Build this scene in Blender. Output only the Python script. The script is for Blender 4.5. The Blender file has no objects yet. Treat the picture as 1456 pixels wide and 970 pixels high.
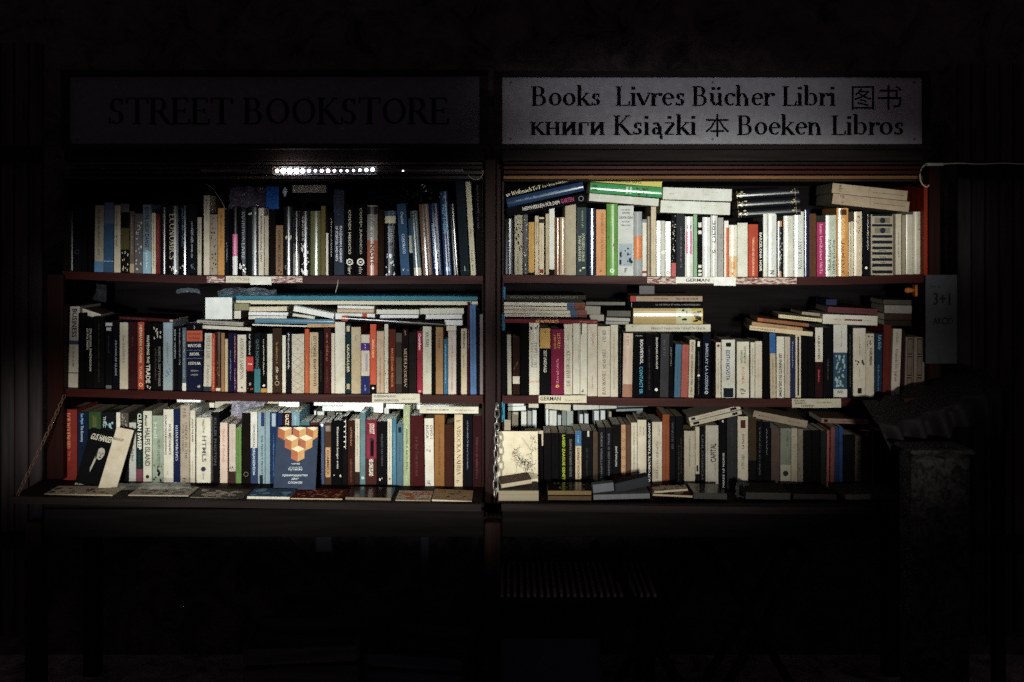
import bpy, bmesh, math, random
from mathutils import Vector, Matrix, noise
random.seed(7)
SC = bpy.context.scene
COL = SC.collection

# ------------------------------------------------------------------ camera, world, lamps, exposure
# unit: metres.  The book spines stand near the plane y = 0, the viewer stands 3.1 m in front of it.
D0, PPM, HX, HY = 3.1, 455.0, 728.0, 330.0
CAMZ = 1.5
cam_d = bpy.data.cameras.new('camera'); cam = bpy.data.objects.new('camera', cam_d); COL.objects.link(cam)
cam.location = (0, -D0, CAMZ); cam.rotation_euler = (math.radians(90), 0, 0)
cam_d.sensor_width = 36; cam_d.lens = 36 * D0 * PPM / 1456.0
cam_d.shift_y = -(485 - HY) / 1456.0
cam_d.clip_start = 0.05; cam_d.clip_end = 200
SC.camera = cam
def X(px, y=0.0): return (px - HX) / PPM * (D0 + y) / D0
def Z(py, y=0.0): return CAMZ - (py - HY) / PPM * (D0 + y) / D0

world = bpy.data.worlds.new("World"); SC.world = world; world.use_nodes = True
wn = world.node_tree; bg = wn.nodes['Background']
bg.inputs[0].default_value = (0.95, 0.72, 0.9, 1); bg.inputs[1].default_value = 0.07
SC.view_settings.view_transform = 'Standard'; SC.view_settings.look = 'None'
SC.view_settings.exposure = 0.0; SC.view_settings.gamma = 1.0
SC.view_settings.use_curve_mapping = False
try:
    SC.cycles.max_bounces = 6; SC.cycles.diffuse_bounces = 4; SC.cycles.glossy_bounces = 3; SC.cycles.use_denoising = False
except Exception: pass

def spot(name, loc, target, power, size_deg, blend, color, sx=1.0, sy=1.0, radius=0.05):
    d = bpy.data.lights.new(name, 'SPOT'); o = bpy.data.objects.new(name, d); COL.objects.link(o)
    d.energy = power; d.spot_size = math.radians(size_deg); d.spot_blend = blend; d.color = color; d.shadow_soft_size = radius
    o.location = loc
    o.rotation_euler = (Vector(target) - Vector(loc)).to_track_quat('-Z', 'Y').to_euler()
    o.scale = (sx, sy, 1)
    return o
# unseen spots added behind the viewer, beams shaped to light parts of the stall
def beam(x, z, px, py, rx, ry, power, color, roll=0):
    o = spot('added_spot', (x, -3.6, z), (X(px), 0, Z(py)), power, math.degrees(2 * math.atan(rx / PPM / 3.6)), 1.0, color, 1.0, ry / rx, .11)
    o.rotation_euler.rotate_axis('Z', math.radians(roll))
beam(.75, 1.47, 1000, 338, 445, 178, 690, (.97, 1.0, .93))      # top shelf of the many-language case
beam(.70, 1.15, 955, 582, 470, 195, 440, (1.0, .98, .88), 10)       # its lower shelves
beam(.60, 1.90, 955, 140, 325, 98, 125, (.97, .95, 1.0))       # the sign above it
beam(-.95, 1.22, 400, 408, 395, 117, 600, (.95, .99, 1.0))      # top shelf of the LED-lit case
beam(-.80, 1.08, 450, 618, 590, 165, 760, (1.0, .99, .9))       # its lower shelves

# ------------------------------------------------------------------ helpers
def lin(h):
    v = [int(h[i:i+2], 16) / 255 for i in (0, 2, 4)]
    return tuple(((c + .055) / 1.055) ** 2.4 if c > .04045 else c / 12.92 for c in v) + (1,)
_M = {}
def mat(key, hexc, rough=0.5, kind='cover', metal=0.0, bump=0.0, emit=0.0):
    k = (hexc, rough, kind, metal)
    if k in _M: return _M[k]
    m = bpy.data.materials.new(key); m.use_nodes = True; _M[k] = m
    nt = m.node_tree; N = nt.nodes; L = nt.links; b = N['Principled BSDF']
    c = lin(hexc)
    if key.startswith('ink_') and max(c[:3]) < .3: c = tuple(q * .55 for q in c[:3]) + (1,)
    if key.startswith(('cover_', 'print_')):
        g_ = .3 * c[0] + .5 * c[1] + .2 * c[2]; c = tuple((g_ + (q - g_) * .8) * .92 for q in c[:3]) + (1,)
    b.inputs['Roughness'].default_value = rough; b.inputs['Metallic'].default_value = metal
    tc = N.new('ShaderNodeTexCoord'); mp = N.new('ShaderNodeMapping'); L.new(tc.outputs['Object'], mp.inputs[0])
    oi = N.new('ShaderNodeObjectInfo')
    n1 = N.new('ShaderNodeTexNoise'); n1.noise_dimensions = '4D'
    mul = N.new('ShaderNodeMath'); mul.operation = 'MULTIPLY'; mul.inputs[1].default_value = 37.0
    L.new(oi.outputs['Random'], mul.inputs[0]); L.new(mul.outputs[0], n1.inputs['W']); L.new(mp.outputs[0], n1.inputs['Vector'])
    ramp = N.new('ShaderNodeMix'); ramp.data_type = 'RGBA'
    mr = N.new('ShaderNodeMapRange')
    L.new(n1.outputs[0], mr.inputs[0])
    if kind == 'cover':      # printed card: scuffs, slight soiling, dust in the laminate
        n1.inputs['Scale'].default_value = 26; n1.inputs['Detail'].default_value = 9; n1.inputs['Roughness'].default_value = .72
        mr.inputs[1].default_value = .34; mr.inputs[2].default_value = .72; lo, hi = 1.0, .68
        A = c; B = tuple(x * y for x, y in zip(c[:3], (.74, .68, .58))) + (1,)
    elif kind == 'pages':    # cut edges of paper: fine lines along the leaves
        mp.inputs['Scale'].default_value = (900, 3, 3); n1.inputs['Scale'].default_value = 1.0; n1.inputs['Detail'].default_value = 3
        mr.inputs[1].default_value = .3; mr.inputs[2].default_value = .75
        A = c; B = tuple(x * .6 for x in c[:3]) + (1,)
    elif kind == 'wood':
        mp.inputs['Scale'].default_value = (2.2, 30, 34) ; n1.inputs['Scale'].default_value = 1.3; n1.inputs['Detail'].default_value = 10; n1.inputs['Distortion'].default_value = .6
        mr.inputs[1].default_value = .3; mr.inputs[2].default_value = .7
        A = c; B = tuple(x * .38 for x in c[:3]) + (1,)
    elif kind in ('woodz',):
        mp.inputs['Scale'].default_value = (34, 30, 2.2) ; n1.inputs['Scale'].default_value = 1.3; n1.inputs['Detail'].default_value = 10; n1.inputs['Distortion'].default_value = .6
        mr.inputs[1].default_value = .3; mr.inputs[2].default_value = .7
        A = c; B = tuple(x * .38 for x in c[:3]) + (1,)
    elif kind == 'worn':     # scratched paint on the shelf edge showing pale wood
        mp.inputs['Scale'].default_value = (40, 60, 160); n1.inputs['Scale'].default_value = 1.4; n1.inputs['Detail'].default_value = 10; n1.inputs['Roughness'].default_value = .8
        mr.inputs[1].default_value = .47; mr.inputs[2].default_value = .53
        A = c; B = (.55, .45, .38, 1)
    elif kind == 'rock':
        n1.inputs['Scale'].default_value = 7; n1.inputs['Detail'].default_value = 12; n1.inputs['Roughness'].default_value = .75; n1.inputs['Distortion'].default_value = 1.0
        mr.inputs[1].default_value = .42; mr.inputs[2].default_value = .62
        A = c; B = tuple(x * .2 for x in c[:3]) + (1,)
    elif kind == 'mottle':
        n1.inputs['Scale'].default_value = 34; n1.inputs['Detail'].default_value = 8; n1.inputs['Roughness'].default_value = .75; n1.inputs['Distortion'].default_value = 1.2
        mr.inputs[1].default_value = .42; mr.inputs[2].default_value = .58
        A = c; B = tuple(x * .12 for x in c[:3]) + (1,)
    else:                    # plain fine variation
        n1.inputs['Scale'].default_value = 60; n1.inputs['Detail'].default_value = 5
        mr.inputs[1].default_value = .3; mr.inputs[2].default_value = .75
        A = c; B = tuple(x * .8 for x in c[:3]) + (1,)
    ramp.inputs[6].default_value = A; ramp.inputs[7].default_value = B
    L.new(mr.outputs[0], ramp.inputs[0])
    L.new(ramp.outputs[2], b.inputs['Base Color'])
    if kind in ('cover', 'plain', 'wood', 'woodz', 'mottle'):
        r2 = N.new('ShaderNodeMapRange'); r2.inputs[3].default_value = max(.05, rough - (.1 if rough > .3 else .02)); r2.inputs[4].default_value = min(1, rough + (.22 if rough > .3 else .04))
        L.new(n1.outputs[0], r2.inputs[0]); L.new(r2.outputs[0], b.inputs['Roughness'])
    bp = N.new('ShaderNodeBump'); bp.inputs['Strength'].default_value = {'cover': .12, 'pages': .12, 'wood': .5, 'woodz': .5, 'rock': 1.0, 'mottle': .5, 'worn': .5}.get(kind, .1)
    if kind == 'cover' and rough < .4: bp.inputs['Strength'].default_value = .02
    bp.inputs['Distance'].default_value = .002 if kind != 'rock' else .02
    L.new(n1.outputs[0], bp.inputs['Height']); L.new(bp.outputs[0], b.inputs['Normal'])
    b.inputs['Specular IOR Level'].default_value = .03 if key == 'sign_ink' else .18 if (kind == 'cover' and rough < .4) else .015 if kind == 'cover' else .07 if kind in ('wood', 'woodz') else .14
    return m
def emission(name, hexc, strength):
    m = bpy.data.materials.new(name); m.use_nodes = True; b = m.node_tree.nodes['Principled BSDF']
    b.inputs['Base Color'].default_value = (.6, .6, .6, 1)
    b.inputs['Emission Color'].default_value = lin(hexc); b.inputs['Emission Strength'].default_value = strength
    return m
def film(name, hexc, alpha=.35):
    m = bpy.data.materials.new(name); m.use_nodes = True; nt = m.node_tree; b = nt.nodes['Principled BSDF']
    b.inputs['Base Color'].default_value = lin(hexc); b.inputs['Roughness'].default_value = .18
    n = nt.nodes.new('ShaderNodeTexNoise'); n.inputs['Scale'].default_value = 14; n.inputs['Detail'].default_value = 6
    mr = nt.nodes.new('ShaderNodeMapRange'); mr.inputs[1].default_value = .35; mr.inputs[2].default_value = .7
    mr.inputs[3].default_value = alpha * .5; mr.inputs[4].default_value = min(1, alpha * 1.6)
    tc = nt.nodes.new('ShaderNodeTexCoord'); nt.links.new(tc.outputs['Object'], n.inputs['Vector'])
    nt.links.new(n.outputs[0], mr.inputs[0]); nt.links.new(mr.outputs[0], b.inputs['Alpha'])
    return m

def mesh(name, verts, faces, m=None, parent=None, smooth=False, loc=None, mats=None, fm=None):
    me = bpy.data.meshes.new(name); me.from_pydata([tuple(v) for v in verts], [], faces)
    if m: me.materials.append(m)
    for q in (mats or []): me.materials.append(q)
    if fm:
        for p, i in zip(me.polygons, fm): p.material_index = i
    if smooth:
        for p in me.polygons: p.use_smooth = True
    o = bpy.data.objects.new(name, me); COL.objects.link(o)
    if parent: o.parent = parent
    if loc: o.location = loc
    return o
def empty(name, loc=(0, 0, 0), rot=(0, 0, 0)):
    o = bpy.data.objects.new(name, None); COL.objects.link(o); o.location = loc; o.rotation_euler = rot
    o.empty_display_size = .05
    return o
def tag(o, label, cat, group=None):
    o['label'] = label; o['category'] = cat
    if group: o['group'] = group
    return o
class B:
    """collects boxes / tubes / sheets into one mesh"""
    def __init__(s): s.v = []; s.f = []
    def add(s, v, f):
        n = len(s.v); s.v += [tuple(p) for p in v]; s.f += [tuple(i + n for i in q) for q in f]; return s
    def box(s, x0, x1, y0, y1, z0, z1, bev=0.0, M=None):
        if bev <= 0:
            v = [(x, y, z) for x in (x0, x1) for y in (y0, y1) for z in (z0, z1)]
            f = [(0, 1, 3, 2), (4, 6, 7, 5), (0, 4, 5, 1), (2, 3, 7, 6), (0, 2, 6, 4), (1, 5, 7, 3)]
        else:
            bm = bmesh.new(); bmesh.ops.create_cube(bm, size=1.0)
            for w in bm.verts:
                w.co = Vector(((x0 + x1) / 2 + w.co.x * (x1 - x0), (y0 + y1) / 2 + w.co.y * (y1 - y0), (z0 + z1) / 2 + w.co.z * (z1 - z0)))
            bmesh.ops.bevel(bm, geom=bm.edges[:], offset=bev, segments=1, affect='EDGES')
            bm.verts.index_update(); v = [w.co.copy() for w in bm.verts]; f = [tuple(q.index for q in p.verts) for p in bm.faces]; bm.free()
        if M: v = [M @ Vector(p) for p in v]
        return s.add(v, f)
    def quadbox(s, p, y0, y1):
        """box whose front outline is four (x,z) points, from depth y0 to y1"""
        v = [(a, y0, b) for a, b in p] + [(a, y1, b) for a, b in p]; n = len(p)
        f = [tuple(range(n))[::-1] if False else tuple(range(n)), tuple(range(2 * n - 1, n - 1, -1))] + [(i, i + n, (i + 1) % n + n, (i + 1) % n) for i in range(n)]
        return s.add(v, f)
    def tube(s, pts, r, n=6, closed=False):
        pts = [Vector(p) for p in pts]; k = len(pts); v = []; f = []
        up = None
        for i, p in enumerate(pts):
            a = pts[(i - 1) % k] if (i or closed) else p; c = pts[(i + 1) % k] if (i < k - 1 or closed) else p
            t = (c - a).normalized()
            if up is None: up = t.orthogonal().normalized()
            up = (up - t * up.dot(t)).normalized(); w = t.cross(up)
            rr = r[i] if isinstance(r, (list, tuple)) else r
            v += [p + (up * math.cos(q * 2 * math.pi / n) + w * math.sin(q * 2 * math.pi / n)) * rr for q in range(n)]
        for i in range(k if closed else k - 1):
            for q in range(n):
                f.append((i * n + q, i * n + (q + 1) % n, ((i + 1) % k) * n + (q + 1) % n, ((i + 1) % k) * n + q))
        if not closed: f += [tuple(range(n))[::-1], tuple((k - 1) * n + q for q in range(n))]
        return s.add(v, f)
    def build(s, name, m, parent=None, smooth=False):
        return mesh(name, s.v, s.f, m, parent, smooth)

# ------------------------------------------------------------------ lettering
_T = {}
def text_geo(s, bold=0.0):
    k = (s, bold)
    if k in _T: return _T[k]
    cu = bpy.data.curves.new('t', 'FONT'); cu.body = s; cu.size = 1; cu.resolution_u = 2; cu.offset = bold; cu.fill_mode = 'FRONT'
    o = bpy.data.objects.new('t', cu); COL.objects.link(o)
    me = bpy.data.meshes.new_from_object(o)
    v = [(p.co.x, p.co.y) for p in me.vertices]; f = [tuple(p.vertices) for p in me.polygons]
    bpy.data.objects.remove(o); bpy.data.curves.remove(cu); bpy.data.meshes.remove(me)
    if not v: v, f = [(0, 0), (1, 0), (1, 1)], [(0, 1, 2)]
    x0 = min(p[0] for p in v); x1 = max(p[0] for p in v); y0 = min(p[1] for p in v); y1 = max(p[1] for p in v)
    _T[k] = (v, f, x0, x1, y0, y1); return _T[k]
# a serif alphabet drawn with a broad pen: V stem, T thin stem, H thin bar, D thick diagonal, d thin diagonal, S serif, A arc, O dot
G = {
'B': '.66 V.13,0,1 S.13,0,.13 S.13,1,.13 H.13,.33,1 H.13,.33,.53 H.13,.36,0 A.33,.765,.17,.235,-90,90 A.36,.265,.2,.265,-90,90',
'S': '.56 A.28,.74,.19,.25,40,270 A.27,.25,.2,.25,-140,90 T.44,.76,1 T.07,0,.25',
'T': '.7 V.35,0,1 S.35,0,.14 H.03,.67,1 T.04,.8,1 T.66,.8,1',
'R': '.68 V.13,0,1 S.13,0,.13 S.13,1,.13 H.13,.33,1 H.13,.33,.5 A.33,.75,.19,.25,-90,90 D.33,.5,.6,0 S.63,0,.09',
'P': '.6 V.13,0,1 S.13,0,.13 S.13,1,.13 H.13,.33,1 H.13,.33,.48 A.33,.74,.2,.26,-90,90',
'E': '.6 V.13,0,1 S.13,0,.13 S.13,1,.13 H.13,.5,1 H.13,.42,.52 H.13,.55,0 T.5,.83,1 T.42,.42,.62 T.56,0,.2',
'F': '.56 V.13,0,1 S.13,0,.13 S.13,1,.13 H.13,.5,1 H.13,.42,.52 T.5,.83,1 T.42,.42,.62',
'O': '.8 A.4,.5,.34,.49,0,360', 'Q': '.8 A.4,.5,.34,.49,0,360 D.4,.1,.7,-.2',
'K': '.7 V.13,0,1 S.13,0,.13 S.13,1,.13 d.15,.42,.52,1 D.27,.55,.6,0 S.54,1,.1 S.63,0,.1',
'L': '.55 V.13,0,1 S.13,0,.13 S.13,1,.13 H.13,.5,0 T.52,0,.22',
'N': '.78 T.14,0,1 S.1,1,.08 S.14,0,.1 D.14,1,.62,0 T.64,0,1 S.64,1,.1',
'C': '.72 A.42,.5,.35,.49,48,312 T.66,.7,.97',
'G': '.78 A.42,.5,.35,.49,48,320 T.66,.72,.97 V.68,.08,.42 S.68,.42,.12',
'M': '.88 T.12,0,1 S.12,0,.1 D.14,1,.42,.05 d.42,.05,.7,1 V.74,0,1 S.74,0,.12 S.76,1,.09 S.1,1,.08',
'I': '.32 V.16,0,1 S.16,0,.13 S.16,1,.13', 'J': '.34 V.2,.05,1 S.2,1,.12 A.08,.05,.12,.18,-110,0',
'H': '.72 V.13,0,1 V.57,0,1 S.13,0,.12 S.13,1,.12 S.57,0,.12 S.57,1,.12 H.13,.57,.52',
'A': '.68 d.06,0,.34,1 D.34,1,.62,0 H.18,.5,.36 S.06,0,.09 S.62,0,.11',
'Á': '.68 d.06,0,.34,1 D.34,1,.62,0 H.18,.5,.36 S.06,0,.09 S.62,0,.11 d.34,1.08,.46,1.25',
'Ó': '.8 A.4,.5,.34,.49,0,360 d.4,1.08,.52,1.25',
'D': '.74 V.13,0,1 S.13,0,.12 S.13,1,.12 H.13,.3,0 H.13,.3,1 A.3,.5,.36,.5,-90,90',
'U': '.74 V.13,.3,1 S.13,1,.12 A.36,.3,.23,.3,180,360 T.59,.3,1 S.59,1,.1',
'Y': '.66 D.05,1,.33,.45 d.6,1,.33,.45 V.33,0,.45 S.33,0,.12 S.06,1,.09 S.6,1,.08',
'V': '.66 D.04,1,.33,0 d.62,1,.33,0 S.05,1,.1 S.62,1,.09',
'W': '.9 D.03,1,.24,0 d.24,0,.44,.9 D.44,.9,.66,0 d.66,0,.86,1 S.04,1,.09 S.86,1,.08',
'X': '.66 D.06,1,.6,0 d.6,1,.06,0 S.07,1,.1 S.6,0,.1 S.6,1,.08 S.06,0,.08',
'Z': '.62 H.05,.58,1 H.05,.58,0 D.54,1,.08,0 T.06,.8,1 T.57,0,.2',
'o': '.54 A.27,.33,.23,.33,0,360',
'b': '.58 V.12,0,1.08 S.07,1.08,.06 A.31,.33,.21,.33,-125,125',
'k': '.54 V.12,0,1.08 S.12,0,.11 S.07,1.08,.06 d.14,.25,.42,.64 D.24,.37,.47,0 S.42,.65,.09 S.49,0,.08',
's': '.42 A.2,.49,.12,.16,30,270 A.21,.17,.14,.165,-150,90 T.32,.46,.64 T.07,0,.17',
'i': '.25 V.12,0,.65 S.12,0,.11 S.07,.65,.06 O.12,.92',
'v': '.5 D.05,.65,.26,0 d.47,.65,.26,0 S.06,.65,.08 S.46,.65,.07',
'r': '.41 V.12,0,.65 S.12,0,.12 S.07,.65,.06 A.3,.4,.18,.25,60,175 O.38,.58',
'e': '.5 A.27,.33,.22,.33,8,318 H.07,.47,.37',
'u': '.57 V.12,.2,.65 S.07,.65,.06 A.27,.2,.15,.19,180,345 V.43,0,.65 S.38,.65,.06 S.48,0,.06',
'ü': '.57 V.12,.2,.65 S.07,.65,.06 A.27,.2,.15,.19,180,345 V.43,0,.65 S.38,.65,.06 S.48,0,.06 O.17,.9 O.38,.9',
'c': '.46 A.27,.33,.22,.33,50,315 O.4,.55',
'h': '.6 V.12,0,1.08 S.12,0,.11 S.07,1.08,.06 A.28,.42,.16,.23,0,165 V.44,0,.42 S.44,0,.11',
'n': '.6 V.12,0,.65 S.12,0,.11 S.07,.65,.06 A.28,.42,.16,.23,0,165 V.44,0,.42 S.44,0,.11',
'z': '.45 H.05,.4,.63 H.05,.4,.02 D.37,.6,.08,.03', 'ż': '.45 H.05,.4,.63 H.05,.4,.02 D.37,.6,.08,.03 O.22,.92',
'a': '.5 V.36,0,.45 A.22,.45,.14,.2,0,150 A.22,.19,.14,.19,40,330 S.42,0,.06',
'ą': '.5 V.36,0,.45 A.22,.45,.14,.2,0,150 A.22,.19,.14,.19,40,330 S.42,0,.06 A.45,-.12,.08,.12,100,300',
'к': '.55 V.12,0,.65 S.12,0,.11 S.12,.65,.11 d.14,.28,.4,.65 D.24,.38,.48,0 S.43,.65,.08 S.5,0,.08',
'н': '.6 V.12,0,.65 V.46,0,.65 H.12,.46,.34 S.12,0,.11 S.12,.65,.11 S.46,0,.11 S.46,.65,.11',
'и': '.6 V.12,0,.65 V.46,0,.65 D.14,.08,.44,.58 S.12,0,.11 S.12,.65,.11 S.46,0,.11 S.46,.65,.11',
'г': '.45 V.12,0,.65 H.12,.4,.64 T.4,.48,.65 S.12,0,.12',
' ': '.3', '.': '.22 O.1,.04', '/': '.4 d.05,0,.35,1', '+': '.6 H.1,.5,.45 T.3,.25,.65', '3': '.5 A.22,.74,.18,.25,-90,150 A.22,.26,.2,.26,-150,90'}
_GS = {}
def serif_geo(s, T=.125, t=.05):
    k = (s, T, t)
    if k in _GS: return _GS[k]
    v = []; f = []; lay = []; x = 0.0; n_l = 0
    def quad(a, b, c, d):
        nonlocal n_l
        n = len(v); v.extend([a, b, c, d]); f.append((n, n + 1, n + 2, n + 3)); lay.extend([n_l] * 4)
    def line(x0, y0, x1, y1, w):
        nonlocal n_l
        dx, dy = x1 - x0, y1 - y0; l = math.hypot(dx, dy) or 1; nx, ny = -dy / l * w / 2, dx / l * w / 2
        quad((x0 + nx, y0 + ny), (x0 - nx, y0 - ny), (x1 - nx, y1 - ny), (x1 + nx, y1 + ny)); n_l += 1
    for ch in s:
        g = G.get(ch) or G.get(ch.upper()) or G[' ']
        parts = g.split(); adv = float(parts[0]); n_l = 0
        for p in parts[1:]:
            a = [float(q) for q in p[1:].split(',')]; c = p[0]
            if c == 'V': line(x + a[0], a[1], x + a[0], a[2], T)
            elif c == 'T': line(x + a[0], a[1], x + a[0], a[2], t)
            elif c == 'H': line(x + a[0], a[2], x + a[1], a[2], t)
            elif c == 'D': line(x + a[0], a[1], x + a[2], a[3], T)
            elif c == 'd': line(x + a[0], a[1], x + a[2], a[3], t)
            elif c == 'S': line(x + a[0] - a[2], a[1], x + a[0] + a[2], a[1], t * .9)
            elif c == 'O': line(x + a[0] - T * .55, a[1], x + a[0] + T * .55, a[1], T * 1.1)
            elif c == 'A':
                cx, cy, rx, ry, a0, a1 = a; N_ = max(6, int(abs(a1 - a0) / 22)); pr = None
                rx = max(.02, rx - T * .35); ry = max(.02, ry - t * .3)
                for i in range(N_ + 1):
                    th = math.radians(a0 + (a1 - a0) * i / N_); w = (t + (T - t) * abs(math.cos(th - .2)) ** 1.4) / 2
                    co, si = math.cos(th), math.sin(th)
                    o_ = (x + cx + (rx + w) * co, cy + (ry + w) * si); i_ = (x + cx + (rx - w) * co, cy + (ry - w) * si)
                    if pr: quad(pr[0], pr[1], i_, o_)
                    pr = (o_, i_)
                n_l += 1
        x += adv
    xs = [p[0] for p in v]; ys = [p[1] for p in v]
    _GS[k] = (v, f, min(xs), max(xs), min(ys), max(ys), lay); return _GS[k]

def marks_geo(length, seed, gap=.5):
    """unreadable small print: a line of irregular stems and bars, height 1"""
    r = random.Random(seed); v = []; f = []; x = 0.0
    while x < length:
        w = r.uniform(.18, .34); h = r.choice((.65, .65, .7, 1.0)); k = r.random()
        def q(a, b, c, d):
            n = len(v); v.extend([(a, b), (c, b), (c, d), (a, d)]); f.append((n, n + 1, n + 2, n + 3))
        q(x, 0, x + .14, h)
        if k < .6: q(x + .14, h - .14, x + w + .12, h)
        if k > .3: q(x + w + .12, 0, x + w + .25, h * .8)
        x += w + r.uniform(.3, .42)
        if r.random() < .16: x += gap
    return v, f, 0, x, 0, 1
# ------------------------------------------------------------------ the bookstall
RED = '5e1c14'
def px_box(b, x0, x1, p0, p1, y0, y1, bev=0):
    """box from photo columns x0..x1 and rows p0..p1 measured at its front depth y0"""
    b.box(X(x0, y0), X(x1, y0), y0, y1, Z(p1, y0), Z(p0, y0), bev); return b
def struct(o): o['kind'] = 'structure'; return o

gr = B(); gr.box(-30, 30, -30, 30, -.4, 0)
struct(gr.build('ground', mat('pavement', '8a8384', .8, 'rock')))
wl = B(); wl.box(-8, 8, .42, .6, 0, 5)
w_ = wl.build('house_wall', mat('dark_plaster', '4c4346', .85, 'rock')); tag(w_, 'dark plaster house wall behind the two bookcases', 'wall')

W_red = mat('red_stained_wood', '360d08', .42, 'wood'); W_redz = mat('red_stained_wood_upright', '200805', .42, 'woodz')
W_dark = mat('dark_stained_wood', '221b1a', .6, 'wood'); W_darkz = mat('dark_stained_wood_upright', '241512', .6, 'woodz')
W_low = mat('shade_dark_wood', '100c0c', .7, 'wood'); W_tan = mat('tan_batten', '7c5534', .5, 'wood'); W_worn = mat('scuffed_red_edge', '5a1f18', .55, 'worn'); W_grey = mat('grey_batten', '4e4a46', .55, 'wood')  # apron wood near black, the missing light put into its colour
baseS = {0: [(66, 384), (95, 385), (140, 387), (220, 389.5), (280, 391.5), (490, 392), (690, 392)], 1: [(66, 550), (95, 551), (280, 556), (380, 558.5), (480, 559.5), (690, 561)],
         2: [(40, 681), (80, 682), (190, 684.5), (250, 686), (450, 689), (690, 692.5)]}
baseR = {0: [(700, 390.5), (740, 390.5), (870, 392), (1000, 394), (1180, 393.5), (1337, 389.6)], 1: [(700, 561), (767, 561.5), (880, 564.5), (1000, 565.5), (1100, 566), (1337, 563)],
         2: [(700, 692), (800, 692.5), (930, 694.5), (1100, 696), (1337, 695)]}
def shelf(case, pts, x0, x1, thick, yf, m, edge_m, worn=()):
    xs = [x0] + [p[0] for p in pts if x0 < p[0] < x1] + [x1]; n = len(xs); v = []
    def base(x):
        for (a, b), (c, d) in zip(pts, pts[1:]):
            if a <= x <= c: return b + (d - b) * (x - a) / (c - a)
        return pts[0][1] if x < pts[0][0] else pts[-1][1]
    def build(name, ya, yb, da, db, mm, par, xs=xs):
        n = len(xs); v = []
        for yy in (ya, yb):
            for dz in (da, db):
                for x in xs: v.append((X(x), yy, Z(base(x)) - .0006 - dz / PPM))
        f = []
        for i in range(n - 1):
            f += [(i, i + 1, n + i + 1, n + i)[::-1], (2 * n + i, 2 * n + i + 1, 3 * n + i + 1, 3 * n + i), (i, i + 1, 2 * n + i + 1, 2 * n + i), (n + i, n + i + 1, 3 * n + i + 1, 3 * n + i)[::-1]]
        f += [(0, n, 3 * n, 2 * n), (n - 1, 3 * n - 1, 4 * n - 1, 2 * n - 1)]
        return mesh(name, v, f, mm, par)
    s = build('shelf', yf + .012, .298, 0, thick - 5.5, m, case)
    build('edge_strip', yf, yf + .0118, -.3, thick, edge_m, s)
    for a, b in worn:
        build('scuffed_patch', yf - .0006, yf - .0001, .6, thick - 1.5, W_worn, s, [a] + [p[0] for p in pts if a < p[0] < b] + [b])
    return s
def bookcase(x0, x1, bases, label, worn, tan):
    c = empty('bookcase', (0, 0, 0))
    tag(c, label, 'bookcase', 'bookcases of the street stall')
    b = B(); b.box(X(x0), X(x1), .3, .315, Z(775), Z(215)); b.build('back_panel', mat('near_black_back', '120e0f', .8, 'wood'), c)  # near-black wood, darker than the other boards
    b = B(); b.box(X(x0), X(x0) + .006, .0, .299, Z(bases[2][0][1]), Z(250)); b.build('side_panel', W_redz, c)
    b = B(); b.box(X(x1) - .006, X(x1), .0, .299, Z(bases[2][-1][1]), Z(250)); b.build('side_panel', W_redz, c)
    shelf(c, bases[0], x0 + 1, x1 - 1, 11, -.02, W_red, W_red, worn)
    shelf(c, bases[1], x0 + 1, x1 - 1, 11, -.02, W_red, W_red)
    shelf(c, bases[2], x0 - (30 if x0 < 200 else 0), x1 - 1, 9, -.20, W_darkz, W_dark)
    # the head of the case: a fascia and stepped battens seen from slightly below
    b = B(); px_box(b, x0, x1, 206, 229, -.11, .29, .002); b.build('fascia_board', W_dark, c)
    for i, (p0, p1, y0, m) in enumerate(((230.5, 234, -.1, W_grey if not tan else W_dark), (236, 240.5, -.082, W_grey if not tan else W_red), (242.5, 247.5, -.062, W_grey if not tan else W_red), (250, 254.5, -.04, W_tan if tan else W_grey))):
        b = B(); px_box(b, x0 + 2, x1 - 2, p0, p1, y0, .02, .0008); b.build('batten', m, c)
    b = B(); px_box(b, x0 + 2, x1 - 2, 255.5, 258, -.02, .29); b.build('ceiling_board', W_dark, c)
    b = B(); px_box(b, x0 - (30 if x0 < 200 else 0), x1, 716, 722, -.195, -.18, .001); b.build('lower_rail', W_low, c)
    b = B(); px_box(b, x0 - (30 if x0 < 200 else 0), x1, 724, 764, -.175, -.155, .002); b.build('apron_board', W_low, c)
    return c
caseL = bookcase(92, 688, baseS, 'red stained bookcase under the STREET BOOKSTORE sign, lit by an LED row', ((297, 322), (386, 432)), False)
caseR = bookcase(714, 1313, baseR, 'red stained bookcase under the sign listing books in many languages', ((919, 962), (1040, 1130)), True)
b = B(); b.box(X(288) - .003, X(288) + .003, .02, .29, Z(391), Z(258)); b.build('divider', W_darkz, caseL)
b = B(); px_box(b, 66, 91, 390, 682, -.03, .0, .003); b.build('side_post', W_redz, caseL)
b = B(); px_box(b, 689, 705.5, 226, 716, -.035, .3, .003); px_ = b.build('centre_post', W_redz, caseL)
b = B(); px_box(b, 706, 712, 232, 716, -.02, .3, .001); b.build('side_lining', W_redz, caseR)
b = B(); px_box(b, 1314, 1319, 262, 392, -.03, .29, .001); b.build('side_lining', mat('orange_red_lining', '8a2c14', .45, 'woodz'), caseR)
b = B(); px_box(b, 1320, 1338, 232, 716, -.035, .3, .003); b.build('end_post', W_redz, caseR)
for x in (70, 690, 1300):                                   # legs under the cases
    b = B(); b.box(X(x), X(x) + .05, -.16, -.11, 0, Z(722), .004); b.build('leg', W_darkz, caseL if x < 700 else caseR)
    b = B(); b.box(X(x), X(x) + .05, .24, .29, 0, Z(702), .004); b.build('leg', W_darkz, caseL if x < 700 else caseR)

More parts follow.
